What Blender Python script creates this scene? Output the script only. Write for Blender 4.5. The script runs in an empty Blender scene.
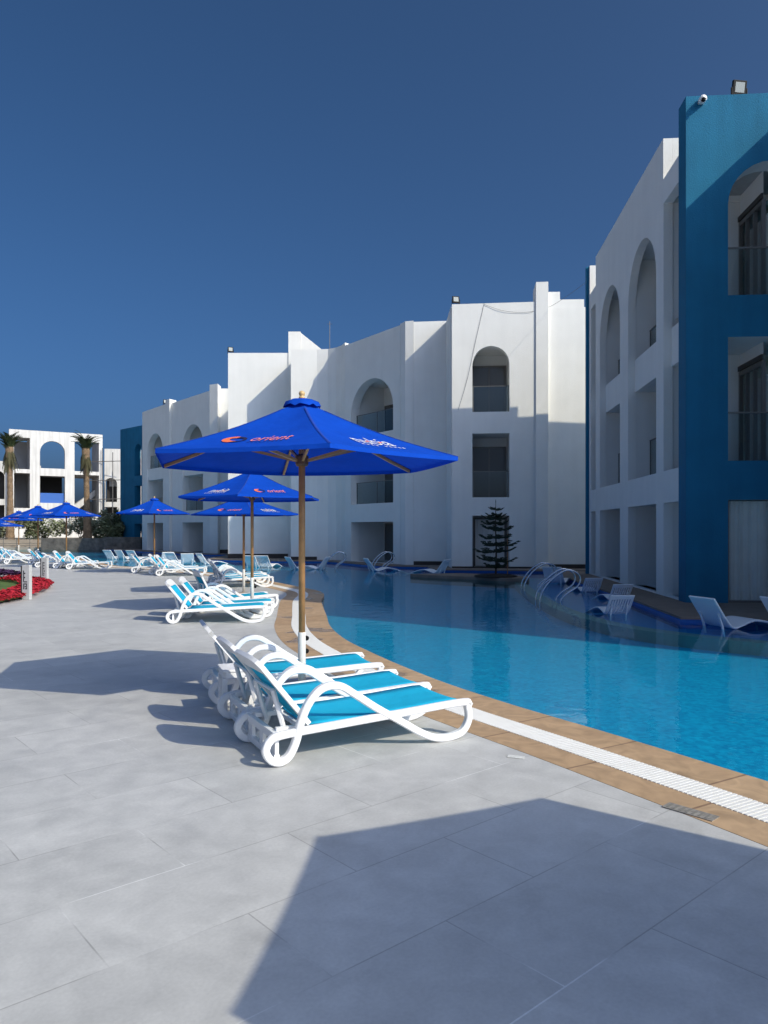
import bpy, bmesh, math, random
from mathutils import Vector, Matrix
from mathutils.geometry import tessellate_polygon
from math import radians as R, sin, cos, pi, sqrt, atan2
random.seed(7)
S = bpy.context.scene
COL = S.collection
# ------------------------------------------------------------------ camera
F, EYE, HZ = 740.0, 1.65, 530.0
cam_d = bpy.data.cameras.new('camera'); cam = bpy.data.objects.new('camera', cam_d); COL.objects.link(cam)
cam_d.sensor_fit = 'VERTICAL'; cam_d.sensor_height = 32.0; cam_d.lens = F / 1024 * 32.0
cam_d.shift_y = (HZ - 512) / 1024
cam.location = (0, 0, EYE); cam.rotation_euler = (R(90), 0, 0)
cam_d.clip_start = 0.05; cam_d.clip_end = 3000
S.camera = cam
# ------------------------------------------------------------------ light
SUN_EL, SHADOW_AZ = 36.0, 141.0
to_sun = Vector((-cos(R(SHADOW_AZ)) * cos(R(SUN_EL)), -sin(R(SHADOW_AZ)) * cos(R(SUN_EL)), sin(R(SUN_EL))))
W = bpy.data.worlds.new('World'); S.world = W; W.use_nodes = True
wn = W.node_tree.nodes; wl = W.node_tree.links
bg = wn['Background']; bg.inputs['Strength'].default_value = 0.125
sky = wn.new('ShaderNodeTexSky'); sky.sky_type = 'NISHITA'; sky.sun_disc = False
sky.sun_elevation = R(SUN_EL); sky.sun_rotation = atan2(to_sun.x, to_sun.y)
sky.altitude = 0; sky.air_density = 0.5; sky.dust_density = 5.5; sky.ozone_density = 10.0
hs = wn.new('ShaderNodeHueSaturation'); hs.inputs['Saturation'].default_value = 1.07; hs.inputs['Hue'].default_value = .492
wl.new(sky.outputs[0], hs.inputs['Color']); wl.new(hs.outputs[0], bg.inputs['Color'])
sun_d = bpy.data.lights.new('sun', 'SUN'); sun_d.energy = 3.4; sun_d.angle = R(0.5); sun_d.color = (1.0, 0.925, 0.74)
sun = bpy.data.objects.new('sun', sun_d); COL.objects.link(sun)
sun.rotation_euler = to_sun.to_track_quat('Z', 'Y').to_euler(); sun.location = (20, -20, 30)
S.view_settings.view_transform = 'Standard'; S.view_settings.look = 'None'
S.view_settings.exposure = 0.14; S.view_settings.gamma = 1.0; S.view_settings.use_curve_mapping = False
S.cycles.max_bounces = 8; S.cycles.transparent_max_bounces = 24

# ------------------------------------------------------------------ helpers
def G(px, py, z=0.0):
    """ground point (world) that photo pixel px,py looks at, on height z"""
    Y = F * (EYE - z) / (py - HZ)
    return Vector(((px - 384) / F * Y, Y, z))

def new_mat(name):
    m = bpy.data.materials.new(name); m.use_nodes = True
    return m, m.node_tree.nodes, m.node_tree.links, m.node_tree.nodes['Principled BSDF']

def mat(name, col, rough=0.5, metal=0.0, noise=0.0, nscale=8.0, bump=0.0, bscale=60.0, spec=0.5, streak=0.0):
    m, n, l, p = new_mat(name)
    p.inputs['Base Color'].default_value = (*col, 1); p.inputs['Roughness'].default_value = rough
    p.inputs['Metallic'].default_value = metal; p.inputs['Specular IOR Level'].default_value = spec
    tc = n.new('ShaderNodeTexCoord')
    if noise > 0 or streak > 0:
        tex = n.new('ShaderNodeTexNoise'); tex.inputs['Scale'].default_value = nscale; tex.inputs['Detail'].default_value = 6
        l.new(tc.outputs['Object'], tex.inputs['Vector'])
        rp = n.new('ShaderNodeMapRange'); rp.inputs['From Min'].default_value = .3; rp.inputs['From Max'].default_value = .7
        rp.inputs['To Min'].default_value = 1 - noise; rp.inputs['To Max'].default_value = 1 + noise * .5
        l.new(tex.outputs['Fac'], rp.inputs['Value'])
        fac = rp.outputs[0]
        if streak > 0:
            mp = n.new('ShaderNodeMapping'); mp.inputs['Scale'].default_value = (1.6, 1.6, .12)
            l.new(tc.outputs['Object'], mp.inputs['Vector'])
            t2 = n.new('ShaderNodeTexNoise'); t2.inputs['Scale'].default_value = 2.2; t2.inputs['Detail'].default_value = 5
            l.new(mp.outputs[0], t2.inputs['Vector'])
            r2 = n.new('ShaderNodeMapRange'); r2.inputs['From Min'].default_value = .35; r2.inputs['From Max'].default_value = .65
            r2.inputs['To Min'].default_value = 1 - streak; r2.inputs['To Max'].default_value = 1.0
            l.new(t2.outputs['Fac'], r2.inputs['Value'])
            mu = n.new('ShaderNodeMath'); mu.operation = 'MULTIPLY'; l.new(fac, mu.inputs[0]); l.new(r2.outputs[0], mu.inputs[1]); fac = mu.outputs[0]
        vm = n.new('ShaderNodeVectorMath'); vm.operation = 'SCALE'; vm.inputs[0].default_value = col
        l.new(fac, vm.inputs['Scale']); l.new(vm.outputs[0], p.inputs['Base Color'])
    if bump > 0:
        t = n.new('ShaderNodeTexNoise'); t.inputs['Scale'].default_value = bscale; t.inputs['Detail'].default_value = 5
        l.new(tc.outputs['Object'], t.inputs['Vector'])
        b = n.new('ShaderNodeBump'); b.inputs['Strength'].default_value = bump; b.inputs['Distance'].default_value = .02
        l.new(t.outputs['Fac'], b.inputs['Height']); l.new(b.outputs[0], p.inputs['Normal'])
    return m

def schlick(n, l, f0, normal=None, top=1.0):
    """mirror share of a thin clear sheet, the same from both of its sides"""
    ge = n.new('ShaderNodeNewGeometry'); dt = n.new('ShaderNodeVectorMath'); dt.operation = 'DOT_PRODUCT'
    l.new(normal or ge.outputs['Normal'], dt.inputs[0]); l.new(ge.outputs['Incoming'], dt.inputs[1])
    ab = n.new('ShaderNodeMath'); ab.operation = 'ABSOLUTE'; l.new(dt.outputs['Value'], ab.inputs[0])
    su = n.new('ShaderNodeMath'); su.operation = 'SUBTRACT'; su.use_clamp = True; su.inputs[0].default_value = 1; l.new(ab.outputs[0], su.inputs[1])
    pw = n.new('ShaderNodeMath'); pw.operation = 'POWER'; pw.inputs[1].default_value = 5; l.new(su.outputs[0], pw.inputs[0])
    ma = n.new('ShaderNodeMath'); ma.operation = 'MULTIPLY_ADD'; ma.inputs[1].default_value = top-f0; ma.inputs[2].default_value = f0; l.new(pw.outputs[0], ma.inputs[0])
    return ma.outputs[0]
def glass_mat(name, tint, rough=0.02, refl=1.45, base=0.0):
    m, n, l, p = new_mat(name); n.remove(p)
    tr = n.new('ShaderNodeBsdfTransparent'); tr.inputs[0].default_value = (*tint, 1)
    gl = n.new('ShaderNodeBsdfGlossy'); gl.inputs['Roughness'].default_value = rough
    mx = n.new('ShaderNodeMixShader')
    l.new(schlick(n, l, ((refl-1)/(refl+1))**2), mx.inputs[0]); l.new(tr.outputs[0], mx.inputs[1]); l.new(gl.outputs[0], mx.inputs[2])
    l.new(mx.outputs[0], n['Material Output'].inputs['Surface'])
    return m

def link(name, me, m, parent=None, smooth=False):
    o = bpy.data.objects.new(name, me); COL.objects.link(o)
    if m is not None and len(me.materials) == 0: me.materials.append(m)
    if smooth:
        for p in me.polygons: p.use_smooth = True
    if parent is not None: o.parent = parent
    return o
def obj(name, bm, m, parent=None, smooth=False, loc=None, bevel=0.0, auto=None):
    bmesh.ops.recalc_face_normals(bm, faces=bm.faces[:])
    if bevel > 0:
        bmesh.ops.bevel(bm, geom=[e for e in bm.edges if e.is_manifold and e.calc_face_angle(0) > .6], offset=bevel, segments=2, affect='EDGES', profile=.6)
    me = bpy.data.meshes.new(name); bm.to_mesh(me); bm.free()
    o = link(name, me, m, parent, smooth)
    if loc is not None: o.location = loc
    return o
def raw(name, bm, m, parent=None):
    me = bpy.data.meshes.new(name); bm.to_mesh(me); bm.free(); return link(name, me, m, parent)
def tag(o, label, cat, group=None, kind=None):
    o['label'] = label; o['category'] = cat
    if group: o['group'] = group
    if kind: o['kind'] = kind
    return o
def struct(o, kind='structure'):
    o['kind'] = kind; return o
def thing(name, loc, label, cat, rz=0.0, group=None):
    o = bpy.data.objects.new(name, None); COL.objects.link(o); o.location = loc; o.rotation_euler = (0, 0, rz)
    o.empty_display_size = .2
    return tag(o, label, cat, group)
def copy_tree(o, parent=None):
    c = o.copy(); COL.objects.link(c)
    if parent is not None: c.parent = parent
    for ch in list(o.children): copy_tree(ch, c)
    return c
def box(bm, lo, hi, M=None):
    v = [bm.verts.new((x, y, z)) for x in (lo[0], hi[0]) for y in (lo[1], hi[1]) for z in (lo[2], hi[2])]
    for f in ((0,1,3,2),(4,6,7,5),(0,4,5,1),(2,3,7,6),(0,2,6,4),(1,5,7,3)): bm.faces.new([v[i] for i in f])
    if M is not None: bmesh.ops.transform(bm, matrix=M, verts=v)
    return v
def prism(bm, pts, z0, z1, caps=True):
    b = [bm.verts.new((p[0], p[1], z0)) for p in pts]; t = [bm.verts.new((p[0], p[1], z1)) for p in pts]
    n = len(pts)
    for i in range(n): bm.faces.new((b[i], b[(i+1) % n], t[(i+1) % n], t[i]))
    if caps: bm.faces.new(t); bm.faces.new(b[::-1])
def tube(bm, pts, r, seg=8, closed=False, caps=True):
    pts = [Vector(p) for p in pts]; n = len(pts); rings = []
    rr = r if isinstance(r, (list, tuple)) else [r] * n
    up = Vector((0, 0, 1)); last = None
    for i, p in enumerate(pts):
        if closed: d = pts[(i+1) % n] - pts[i-1]
        else: d = pts[min(i+1, n-1)] - pts[max(i-1, 0)]
        d.normalize()
        if last is None:
            a = up if abs(d.z) < .9 else Vector((1, 0, 0)); s = d.cross(a).normalized()
        else: s = (last - d * last.dot(d)).normalized()
        last = s; t = d.cross(s)
        rings.append([bm.verts.new(p + (s * cos(2*pi*k/seg) + t * sin(2*pi*k/seg)) * rr[i]) for k in range(seg)])
    for i in range(n if closed else n-1):
        a, b = rings[i], rings[(i+1) % n]
        for k in range(seg): bm.faces.new((a[k], a[(k+1) % seg], b[(k+1) % seg], b[k]))
    if caps and not closed: bm.faces.new(rings[0][::-1]); bm.faces.new(rings[-1])
def ribbon(bm, pts, tin, y0, y1, closed=True, up_edge=.012, narrow=0):
    """planar band following pts (x,z); thickness tin in the plane, from y0 to y1 across, softened corners"""
    P = [Vector((p[0], p[1])) for p in pts]; n = len(P); rings = []; Y0, Y1 = y0, y1
    for i in range(n):
        y0, y1 = (Y0+.005, Y1-.005) if i < narrow else (Y0, Y1)      # the rail passes just inside the arm where they cross
        if closed: d = P[(i+1) % n] - P[i-1]
        else: d = P[min(i+1, n-1)] - P[max(i-1, 0)]
        d.normalize(); nn = Vector((-d.y, d.x)); h = tin / 2; e = min(up_edge, h * .6)
        sec = [(-h, y0+e), (-h, y1-e), (-h+e, y1), (h-e, y1), (h, y1-e), (h, y0+e), (h-e, y0), (-h+e, y0)]
        rings.append([bm.verts.new((P[i].x + nn.x*a, b, P[i].y + nn.y*a)) for a, b in sec])
    for i in range(n if closed else n-1):
        a, b = rings[i], rings[(i+1) % n]
        for k in range(8): bm.faces.new((a[k], a[(k+1) % 8], b[(k+1) % 8], b[k]))
    if not closed: bm.faces.new(rings[0][::-1]); bm.faces.new(rings[-1])
def catmull(pts, sub, closed=False):
    P = [Vector(p) for p in pts]; n = len(P); out = []
    for i in range(n if closed else n-1):
        if closed: a, b, c, d = P[i-1], P[i], P[(i+1) % n], P[(i+2) % n]
        else: a, b, c, d = P[max(i-1, 0)], P[i], P[i+1], P[min(i+2, n-1)]
        for k in range(sub):
            t = k / sub
            out.append(.5 * ((2*b) + (c-a)*t + (2*a-5*b+4*c-d)*t*t + (3*b-a-3*c+d)*t**3))
    if not closed: out.append(P[-1].copy())
    return out
def lathe(bm, prof, seg=16, M=None):
    rings = []; vs = []
    for r, z in prof:
        rg = [bm.verts.new((r*cos(2*pi*k/seg), r*sin(2*pi*k/seg), z)) for k in range(seg)]; rings.append(rg); vs += rg
    for a, b in zip(rings, rings[1:]):
        for k in range(seg): bm.faces.new((a[k], a[(k+1) % seg], b[(k+1) % seg], b[k]))
    bm.faces.new(rings[0][::-1]); bm.faces.new(rings[-1])
    if M is not None: bmesh.ops.transform(bm, matrix=M, verts=vs)
def nb(): return bmesh.new()
def flat(bm, poly, z):
    """one flat sheet, tessellated so that no two of its triangles overlap"""
    P = [Vector((p[0], p[1], 0)) for p in poly]; vs = [bm.verts.new((p.x, p.y, z)) for p in P]
    for t in tessellate_polygon([P]):
        a, b, c = (P[i] for i in t); ar = (b-a).cross(c-a).z
        if abs(ar) > 1e-9: bm.faces.new([vs[i] for i in (t if ar > 0 else t[::-1])])

# ------------------------------------------------------------------ materials
M_white = mat('white_stucco', (.83, .82, .785), .85, noise=.035, nscale=1.2, bump=.35, bscale=45, spec=.2, streak=.03)
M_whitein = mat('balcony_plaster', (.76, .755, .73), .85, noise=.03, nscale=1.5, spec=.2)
M_blue = mat('blue_stucco', (.014, .165, .30), .8, noise=.10, nscale=1.4, bump=.4, bscale=40, spec=.25, streak=.12)
M_plinth = mat('dark_plinth', (.035, .025, .022), .5, noise=.2)
M_terr = mat('terrace_stone', (.22, .165, .125), .7, noise=.2, nscale=3)
M_riser = mat('blue_riser_tile', (.012, .12, .44), .25, noise=.1, nscale=20)
M_curb = mat('pale_curb_stone', (.38, .33, .26), .45, noise=.2, nscale=3)
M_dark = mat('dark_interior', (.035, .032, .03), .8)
M_alu = mat('aluminium_frame', (.16, .15, .14), .4, .3)
M_frame = mat('bronze_frame', (.05, .042, .036), .45, .2)
M_steel = mat('polished_steel', (.62, .63, .65), .16, 1.0)
M_doorglass = mat('door_glass', (.13, .132, .13), .12, spec=.4)
M_clear = glass_mat('window_pane', (.93, .95, .95), .01, 1.5)
M_pane = glass_mat('railing_glass', (.80, .86, .87), .01, 1.5)
M_curtain = mat('curtain_cloth', (.78, .77, .74), .9, noise=.06, nscale=4)
M_roof = mat('roof_screed', (.42, .41, .39), .9, noise=.1)
M_wood = mat('varnished_wood', (.40, .20, .070), .45, noise=.18, nscale=14)
M_wooddk = mat('wood_rib', (.36, .20, .09), .5, noise=.15, nscale=14)
M_hub = mat('dark_wood_hub', (.10, .045, .02), .5)
M_wplastic = mat('white_resin', (.82, .82, .82), .38, noise=.015, nscale=6)
M_sleeve = mat('cream_tube', (.72, .70, .64), .4, noise=.04, nscale=20)
M_black = mat('black_plastic', (.008, .008, .009), .6, spec=.2)
M_orange = mat('orange_print', (.85, .17, .06), .8)
M_pink = mat('coral_print', (.90, .26, .22), .8)
M_navy = mat('navy_print', (.006, .008, .06), .8)
M_wprint = mat('white_print', (.80, .80, .82), .8)
M_brass = mat('pale_wood_finial', (.62, .42, .18), .4)

def fabric_mat(name, col, trans, weave=900, tw=.35, noise=.06):
    m, n, l, p = new_mat(name)
    p.inputs['Roughness'].default_value = .85; p.inputs['Specular IOR Level'].default_value = .15
    tc = n.new('ShaderNodeTexCoord'); t = n.new('ShaderNodeTexNoise'); t.inputs['Scale'].default_value = 5; t.inputs['Detail'].default_value = 6
    l.new(tc.outputs['Object'], t.inputs['Vector'])
    mr = n.new('ShaderNodeMapRange'); mr.inputs['From Min'].default_value = .3; mr.inputs['From Max'].default_value = .7
    mr.inputs['To Min'].default_value = 1 - noise; mr.inputs['To Max'].default_value = 1 + noise; l.new(t.outputs['Fac'], mr.inputs['Value'])
    vm = n.new('ShaderNodeVectorMath'); vm.operation = 'SCALE'; vm.inputs[0].default_value = col
    l.new(mr.outputs[0], vm.inputs['Scale']); l.new(vm.outputs[0], p.inputs['Base Color'])
    w = n.new('ShaderNodeTexNoise'); w.inputs['Scale'].default_value = 7; w.inputs['Detail'].default_value = 6; l.new(tc.outputs['Object'], w.inputs['Vector'])
    b = n.new('ShaderNodeBump'); b.inputs['Strength'].default_value = .4; b.inputs['Distance'].default_value = .03; l.new(w.outputs['Fac'], b.inputs['Height']); l.new(b.outputs[0], p.inputs['Normal'])
    tl = n.new('ShaderNodeBsdfTranslucent'); tl.inputs['Color'].default_value = (*trans, 1)
    mx = n.new('ShaderNodeMixShader'); mx.inputs[0].default_value = tw
    l.new(p.outputs[0], mx.inputs[1]); l.new(tl.outputs[0], mx.inputs[2]); l.new(mx.outputs[0], n['Material Output'].inputs['Surface'])
    return m
M_canopy = fabric_mat('blue_canvas', (.003, .072, .52), (.0, .02, .36), tw=.20)
M_seam = mat('blue_seam', (.003, .045, .36), .85)
M_sling = fabric_mat('turquoise_sling', (.018, .50, .76), (.01, .18, .34), tw=.2, noise=.03)

def deck_mat():
    m, n, l, p = new_mat('porcelain_deck')
    tc = n.new('ShaderNodeTexCoord'); mp = n.new('ShaderNodeMapping'); mp.inputs['Rotation'].default_value = (0, 0, R(-41)); mp.inputs['Location'].default_value = (.15, .21, 0)
    l.new(tc.outputs['Object'], mp.inputs['Vector'])
    br = n.new('ShaderNodeTexBrick'); br.offset = .5; br.inputs['Scale'].default_value = 1.0
    br.inputs['Brick Width'].default_value = 1.2; br.inputs['Row Height'].default_value = .6
    br.inputs['Mortar Size'].default_value = .0035; br.inputs['Mortar Smooth'].default_value = .1; br.inputs['Bias'].default_value = 0
    br.inputs['Color1'].default_value = (.492, .488, .474, 1); br.inputs['Color2'].default_value = (.545, .540, .524, 1); br.inputs['Mortar'].default_value = (.40, .395, .385, 1)
    l.new(mp.outputs[0], br.inputs['Vector'])
    # cloudy stone figure
    t1 = n.new('ShaderNodeTexNoise'); t1.inputs['Scale'].default_value = 4.2; t1.inputs['Detail'].default_value = 8; t1.inputs['Roughness'].default_value = .62; t1.inputs['Distortion'].default_value = .35
    l.new(mp.outputs[0], t1.inputs['Vector'])
    m1 = n.new('ShaderNodeMapRange'); m1.inputs['From Min'].default_value = .32; m1.inputs['From Max'].default_value = .68; m1.inputs['To Min'].default_value = .88; m1.inputs['To Max'].default_value = 1.09
    l.new(t1.outputs['Fac'], m1.inputs['Value'])
    # patches of lighter grout haze along some joints
    t2 = n.new('ShaderNodeTexNoise'); t2.inputs['Scale'].default_value = .9; t2.inputs['Detail'].default_value = 3
    l.new(mp.outputs[0], t2.inputs['Vector'])
    m2 = n.new('ShaderNodeMapRange'); m2.inputs['From Min'].default_value = .5; m2.inputs['From Max'].default_value = .62; l.new(t2.outputs['Fac'], m2.inputs['Value'])
    gm = n.new('ShaderNodeMix'); gm.data_type = 'RGBA'; gm.inputs[6].default_value = (.36, .355, .345, 1); gm.inputs[7].default_value = (.72, .715, .70, 1)
    l.new(m2.outputs[0], gm.inputs[0]); l.new(gm.outputs[2], br.inputs['Mortar'])
    vm = n.new('ShaderNodeVectorMath'); vm.operation = 'SCALE'; l.new(br.outputs['Color'], vm.inputs[0]); l.new(m1.outputs[0], vm.inputs['Scale'])
    # dull stains, with a shape of their own
    t5 = n.new('ShaderNodeTexNoise'); t5.inputs['Scale'].default_value = 1.7; t5.inputs['Detail'].default_value = 9; t5.inputs['Roughness'].default_value = .7; l.new(tc.outputs['Object'], t5.inputs['Vector'])
    m5 = n.new('ShaderNodeMapRange'); m5.inputs['From Min'].default_value = .52; m5.inputs['From Max'].default_value = .66; m5.inputs['To Min'].default_value = 1.0; m5.inputs['To Max'].default_value = .90; l.new(t5.outputs['Fac'], m5.inputs['Value'])
    v5 = n.new('ShaderNodeVectorMath'); v5.operation = 'SCALE'; l.new(vm.outputs[0], v5.inputs[0]); l.new(m5.outputs[0], v5.inputs['Scale']); vm = v5
    # fine speckle
    t3 = n.new('ShaderNodeTexNoise'); t3.inputs['Scale'].default_value = 60; t3.inputs['Detail'].default_value = 4; l.new(mp.outputs[0], t3.inputs['Vector'])
    m3 = n.new('ShaderNodeMapRange'); m3.inputs['From Min'].default_value = .3; m3.inputs['From Max'].default_value = .7; m3.inputs['To Min'].default_value = .95; m3.inputs['To Max'].default_value = 1.04; l.new(t3.outputs['Fac'], m3.inputs['Value'])
    v2 = n.new('ShaderNodeVectorMath'); v2.operation = 'SCALE'; l.new(vm.outputs[0], v2.inputs[0]); l.new(m3.outputs[0], v2.inputs['Scale'])
    l.new(v2.outputs[0], p.inputs['Base Color'])
    mr = n.new('ShaderNodeMapRange'); mr.inputs['From Min'].default_value = .3; mr.inputs['From Max'].default_value = .7; mr.inputs['To Min'].default_value = .42; mr.inputs['To Max'].default_value = .62
    l.new(t1.outputs['Fac'], mr.inputs['Value']); l.new(mr.outputs[0], p.inputs['Roughness'])
    b = n.new('ShaderNodeBump'); b.inputs['Strength'].default_value = .35; b.inputs['Distance'].default_value = .003; b.invert = True
    l.new(br.outputs['Fac'], b.inputs['Height']); l.new(b.outputs[0], p.inputs['Normal'])
    p.inputs['Specular IOR Level'].default_value = .35
    return m
M_deck = deck_mat()

def coping_mat():
    m, n, l, p = new_mat('sandstone_coping')
    uv = n.new('ShaderNodeUVMap'); uv.uv_map = 'UVMap'
    br = n.new('ShaderNodeTexBrick'); br.offset = 0; br.inputs['Scale'].default_value = 1; br.inputs['Brick Width'].default_value = .92; br.inputs['Row Height'].default_value = 3.0
    br.inputs['Mortar Size'].default_value = .010; br.inputs['Color1'].default_value = (.42, .275, .155, 1); br.inputs['Color2'].default_value = (.51, .35, .21, 1); br.inputs['Mortar'].default_value = (.24, .15, .09, 1)
    l.new(uv.outputs[0], br.inputs['Vector'])
    tc = n.new('ShaderNodeTexCoord')
    t = n.new('ShaderNodeTexNoise'); t.inputs['Scale'].default_value = 5; t.inputs['Detail'].default_value = 7; t.inputs['Distortion'].default_value = 1.5
    l.new(tc.outputs['Object'], t.inputs['Vector'])
    mr = n.new('ShaderNodeMapRange'); mr.inputs['From Min'].default_value = .3; mr.inputs['From Max'].default_value = .7; mr.inputs['To Min'].default_value = .78; mr.inputs['To Max'].default_value = 1.12; l.new(t.outputs['Fac'], mr.inputs['Value'])
    # wet splashes
    t2 = n.new('ShaderNodeTexNoise'); t2.inputs['Scale'].default_value = 1.1; t2.inputs['Detail'].default_value = 2; l.new(tc.outputs['Object'], t2.inputs['Vector'])
    m2 = n.new('ShaderNodeMapRange'); m2.inputs['From Min'].default_value = .60; m2.inputs['From Max'].default_value = .63; m2.inputs['To Min'].default_value = 1; m2.inputs['To Max'].default_value = .66; l.new(t2.outputs['Fac'], m2.inputs['Value'])
    mu = n.new('ShaderNodeMath'); mu.operation = 'MULTIPLY'; l.new(mr.outputs[0], mu.inputs[0]); l.new(m2.outputs[0], mu.inputs[1])
    vm = n.new('ShaderNodeVectorMath'); vm.operation = 'SCALE'; l.new(br.outputs['Color'], vm.inputs[0]); l.new(mu.outputs[0], vm.inputs['Scale']); l.new(vm.outputs[0], p.inputs['Base Color'])
    m4 = n.new('ShaderNodeMapRange'); m4.inputs['From Min'].default_value = .60; m4.inputs['From Max'].default_value = .63; m4.inputs['To Min'].default_value = .65; m4.inputs['To Max'].default_value = .25; l.new(t2.outputs['Fac'], m4.inputs['Value']); l.new(m4.outputs[0], p.inputs['Roughness'])
    return m
M_coping = coping_mat()

def water_mat():
    m, n, l, p = new_mat('pool_water'); n.remove(p)
    tc = n.new('ShaderNodeTexCoord')
    t = n.new('ShaderNodeTexNoise'); t.inputs['Scale'].default_value = 3.2; t.inputs['Detail'].default_value = 4; t.inputs['Distortion'].default_value = .4
    l.new(tc.outputs['Object'], t.inputs['Vector'])
    b = n.new('ShaderNodeBump'); b.inputs['Strength'].default_value = .05; b.inputs['Distance'].default_value = .1; l.new(t.outputs['Fac'], b.inputs['Height'])
    tr = n.new('ShaderNodeBsdfTransparent'); tr.inputs[0].default_value = (.50, .90, .98, 1)
    gl = n.new('ShaderNodeBsdfGlossy'); gl.inputs['Roughness'].default_value = .015; l.new(b.outputs[0], gl.inputs['Normal'])
    mx = n.new('ShaderNodeMixShader'); l.new(schlick(n, l, .02, b.outputs[0], .80), mx.inputs[0]); l.new(tr.outputs[0], mx.inputs[1]); l.new(gl.outputs[0], mx.inputs[2])
    l.new(mx.outputs[0], n['Material Output'].inputs['Surface'])
    return m
M_water = water_mat()
def floor_mat():
    m, n, l, p = new_mat('pool_mosaic')
    tc = n.new('ShaderNodeTexCoord')
    v = n.new('ShaderNodeTexVoronoi'); v.inputs['Scale'].default_value = 24; v.distance = 'CHEBYCHEV'; v.inputs['Randomness'].default_value = .35
    l.new(tc.outputs['Object'], v.inputs['Vector'])
    t = n.new('ShaderNodeTexNoise'); t.inputs['Scale'].default_value = 6; t.inputs['Detail'].default_value = 8; t.inputs['Roughness'].default_value = .8; l.new(tc.outputs['Object'], t.inputs['Vector'])
    sp = n.new('ShaderNodeSeparateColor'); l.new(v.outputs['Color'], sp.inputs[0])
    ad = n.new('ShaderNodeMath'); ad.operation = 'MULTIPLY_ADD'; ad.inputs[1].default_value = .45; l.new(sp.outputs[0], ad.inputs[0]); l.new(t.outputs['Fac'], ad.inputs[2])
    mr = n.new('ShaderNodeMapRange'); mr.inputs['From Min'].default_value = .35; mr.inputs['From Max'].default_value = 1.1; l.new(ad.outputs[0], mr.inputs['Value'])
    mx = n.new('ShaderNodeMix'); mx.data_type = 'RGBA'; mx.inputs[6].default_value = (.003, .20, .38, 1); mx.inputs[7].default_value = (.010, .44, .62, 1)
    l.new(mr.outputs[0], mx.inputs[0]); l.new(mx.outputs[2], p.inputs['Base Color']); p.inputs['Roughness'].default_value = .7
    return m
M_pfloor = floor_mat()
M_ground = mat('dry_ground', (.30, .25, .19), .9, noise=.25, nscale=.6)

# ------------------------------------------------------------------ ground, pool, deck
WATER_Z, PFLOOR_Z = -.045, -.27
inner = [(9.5, -3.4), (7.0, -1.2), (5.2, .95), (3.6, 3.05), (2.52, 4.86), (1.87, 5.95), (1.22, 6.98), (.70, 7.92), (.30, 8.80), (-.12, 9.85), (-.59, 11.2), (-.92, 12.7), (-1.10, 14.2),
         (-1.32, 16.0), (-1.47, 17.4), (-1.52, 18.8), (-1.72, 19.9), (-2.15, 20.9), (-2.75, 22.1), (-3.5, 23.6), (-4.7, 25.9), (-6.6, 28.6), (-9.6, 31.9), (-12.6, 34.6), (-16.2, 40.7), (-21.4, 48.8), (-29.5, 57.5), (-37, 62.5)]
IC = catmull([(x, y, 0) for x, y in inner], 10)
def offset(curve, d):
    out = []
    for i, p in enumerate(curve):
        t = curve[min(i+1, len(curve)-1)] - curve[max(i-1, 0)]; t.normalize()
        out.append(p + Vector((-t.y, t.x, 0)) * d)      # to the deck side (left of travel)
    return out
def strip(bm, c0, c1, z, uvl):
    L = 0; prev = None
    for i in range(len(c0)):
        a = bm.verts.new((c0[i].x, c0[i].y, z)); b = bm.verts.new((c1[i].x, c1[i].y, z)); Ln = L + ((c0[i]-c0[i-1]).length if i else 0)
        if prev:
            f = bm.faces.new((prev[0], a, b, prev[1]))
            for lp in f.loops:
                q = L if lp.vert in prev else Ln
                lp[uvl].uv = (q, 1.0 if lp.vert in (prev[0], a) else 1.9)
        prev = (a, b); L = Ln
side = 1
o_in, o_g0, o_g1, o_out = IC, offset(IC, .40), offset(IC, .66), offset(IC, .95)
# coping: outer and inner sandstone band, with a drop into the water
bm = nb(); uvl = bm.loops.layers.uv.new('UVMap')
strip(bm, o_in, o_g0, 0.0, uvl); strip(bm, o_g1, o_out, 0.0, uvl)
for c, z1 in ((o_in, -.5), (o_g0, -.06), (o_g1, -.06)):
    for i in range(len(c)-1):
        bm.faces.new([bm.verts.new(q) for q in ((c[i].x, c[i].y, 0), (c[i+1].x, c[i+1].y, 0), (c[i+1].x, c[i+1].y, z1), (c[i].x, c[i].y, z1))])
raw('coping', bm, M_coping)['kind'] = 'structure'
# white overflow grating: slats across the gutter
bm = nb(); acc = 0
gi = catmull([(p.x, p.y, 0) for p in o_g0], 1); 
def resample(c, step):
    out = [c[0]]; d = 0
    for a, b in zip(c, c[1:]):
        L = (b-a).length
        while d + L >= step:
            t = (step - d) / L; a = a + (b-a)*t; out.append(a.copy()); L = (b-a).length; d = 0
        d += L
    return out
mid = resample(offset(IC, .53), .034)
for i in range(1, len(mid)-1):
    t = (mid[i+1]-mid[i-1]).normalized(); nrm = Vector((-t.y, t.x, 0))
    if mid[i].y > 40: break
    Mx = Matrix(((t.x, nrm.x, 0, mid[i].x), (t.y, nrm.y, 0, mid[i].y), (0, 0, 1, 0), (0, 0, 0, 1)))
    box(bm, (-.0125, -.128, -.03), (.0125, .128, .004), Mx)
for s in (-.07, .07):
    tube(bm, [(p.x, p.y, -.018) for p in offset(mid[:1300:4], s)], .008, 4)
M_grate = mat('white_grating', (.80, .79, .76), .5, noise=.04)
g = obj('gutter_grating', bm, M_grate)
tag(g, 'white slatted overflow grating running along the tan pool edge', 'grating')
bm = nb(); uvl = bm.loops.layers.uv.new('UVMap'); strip(bm, o_g0, o_g1, -.06, uvl); raw('gutter_floor', bm, M_curb)['kind'] = 'structure'
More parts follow.
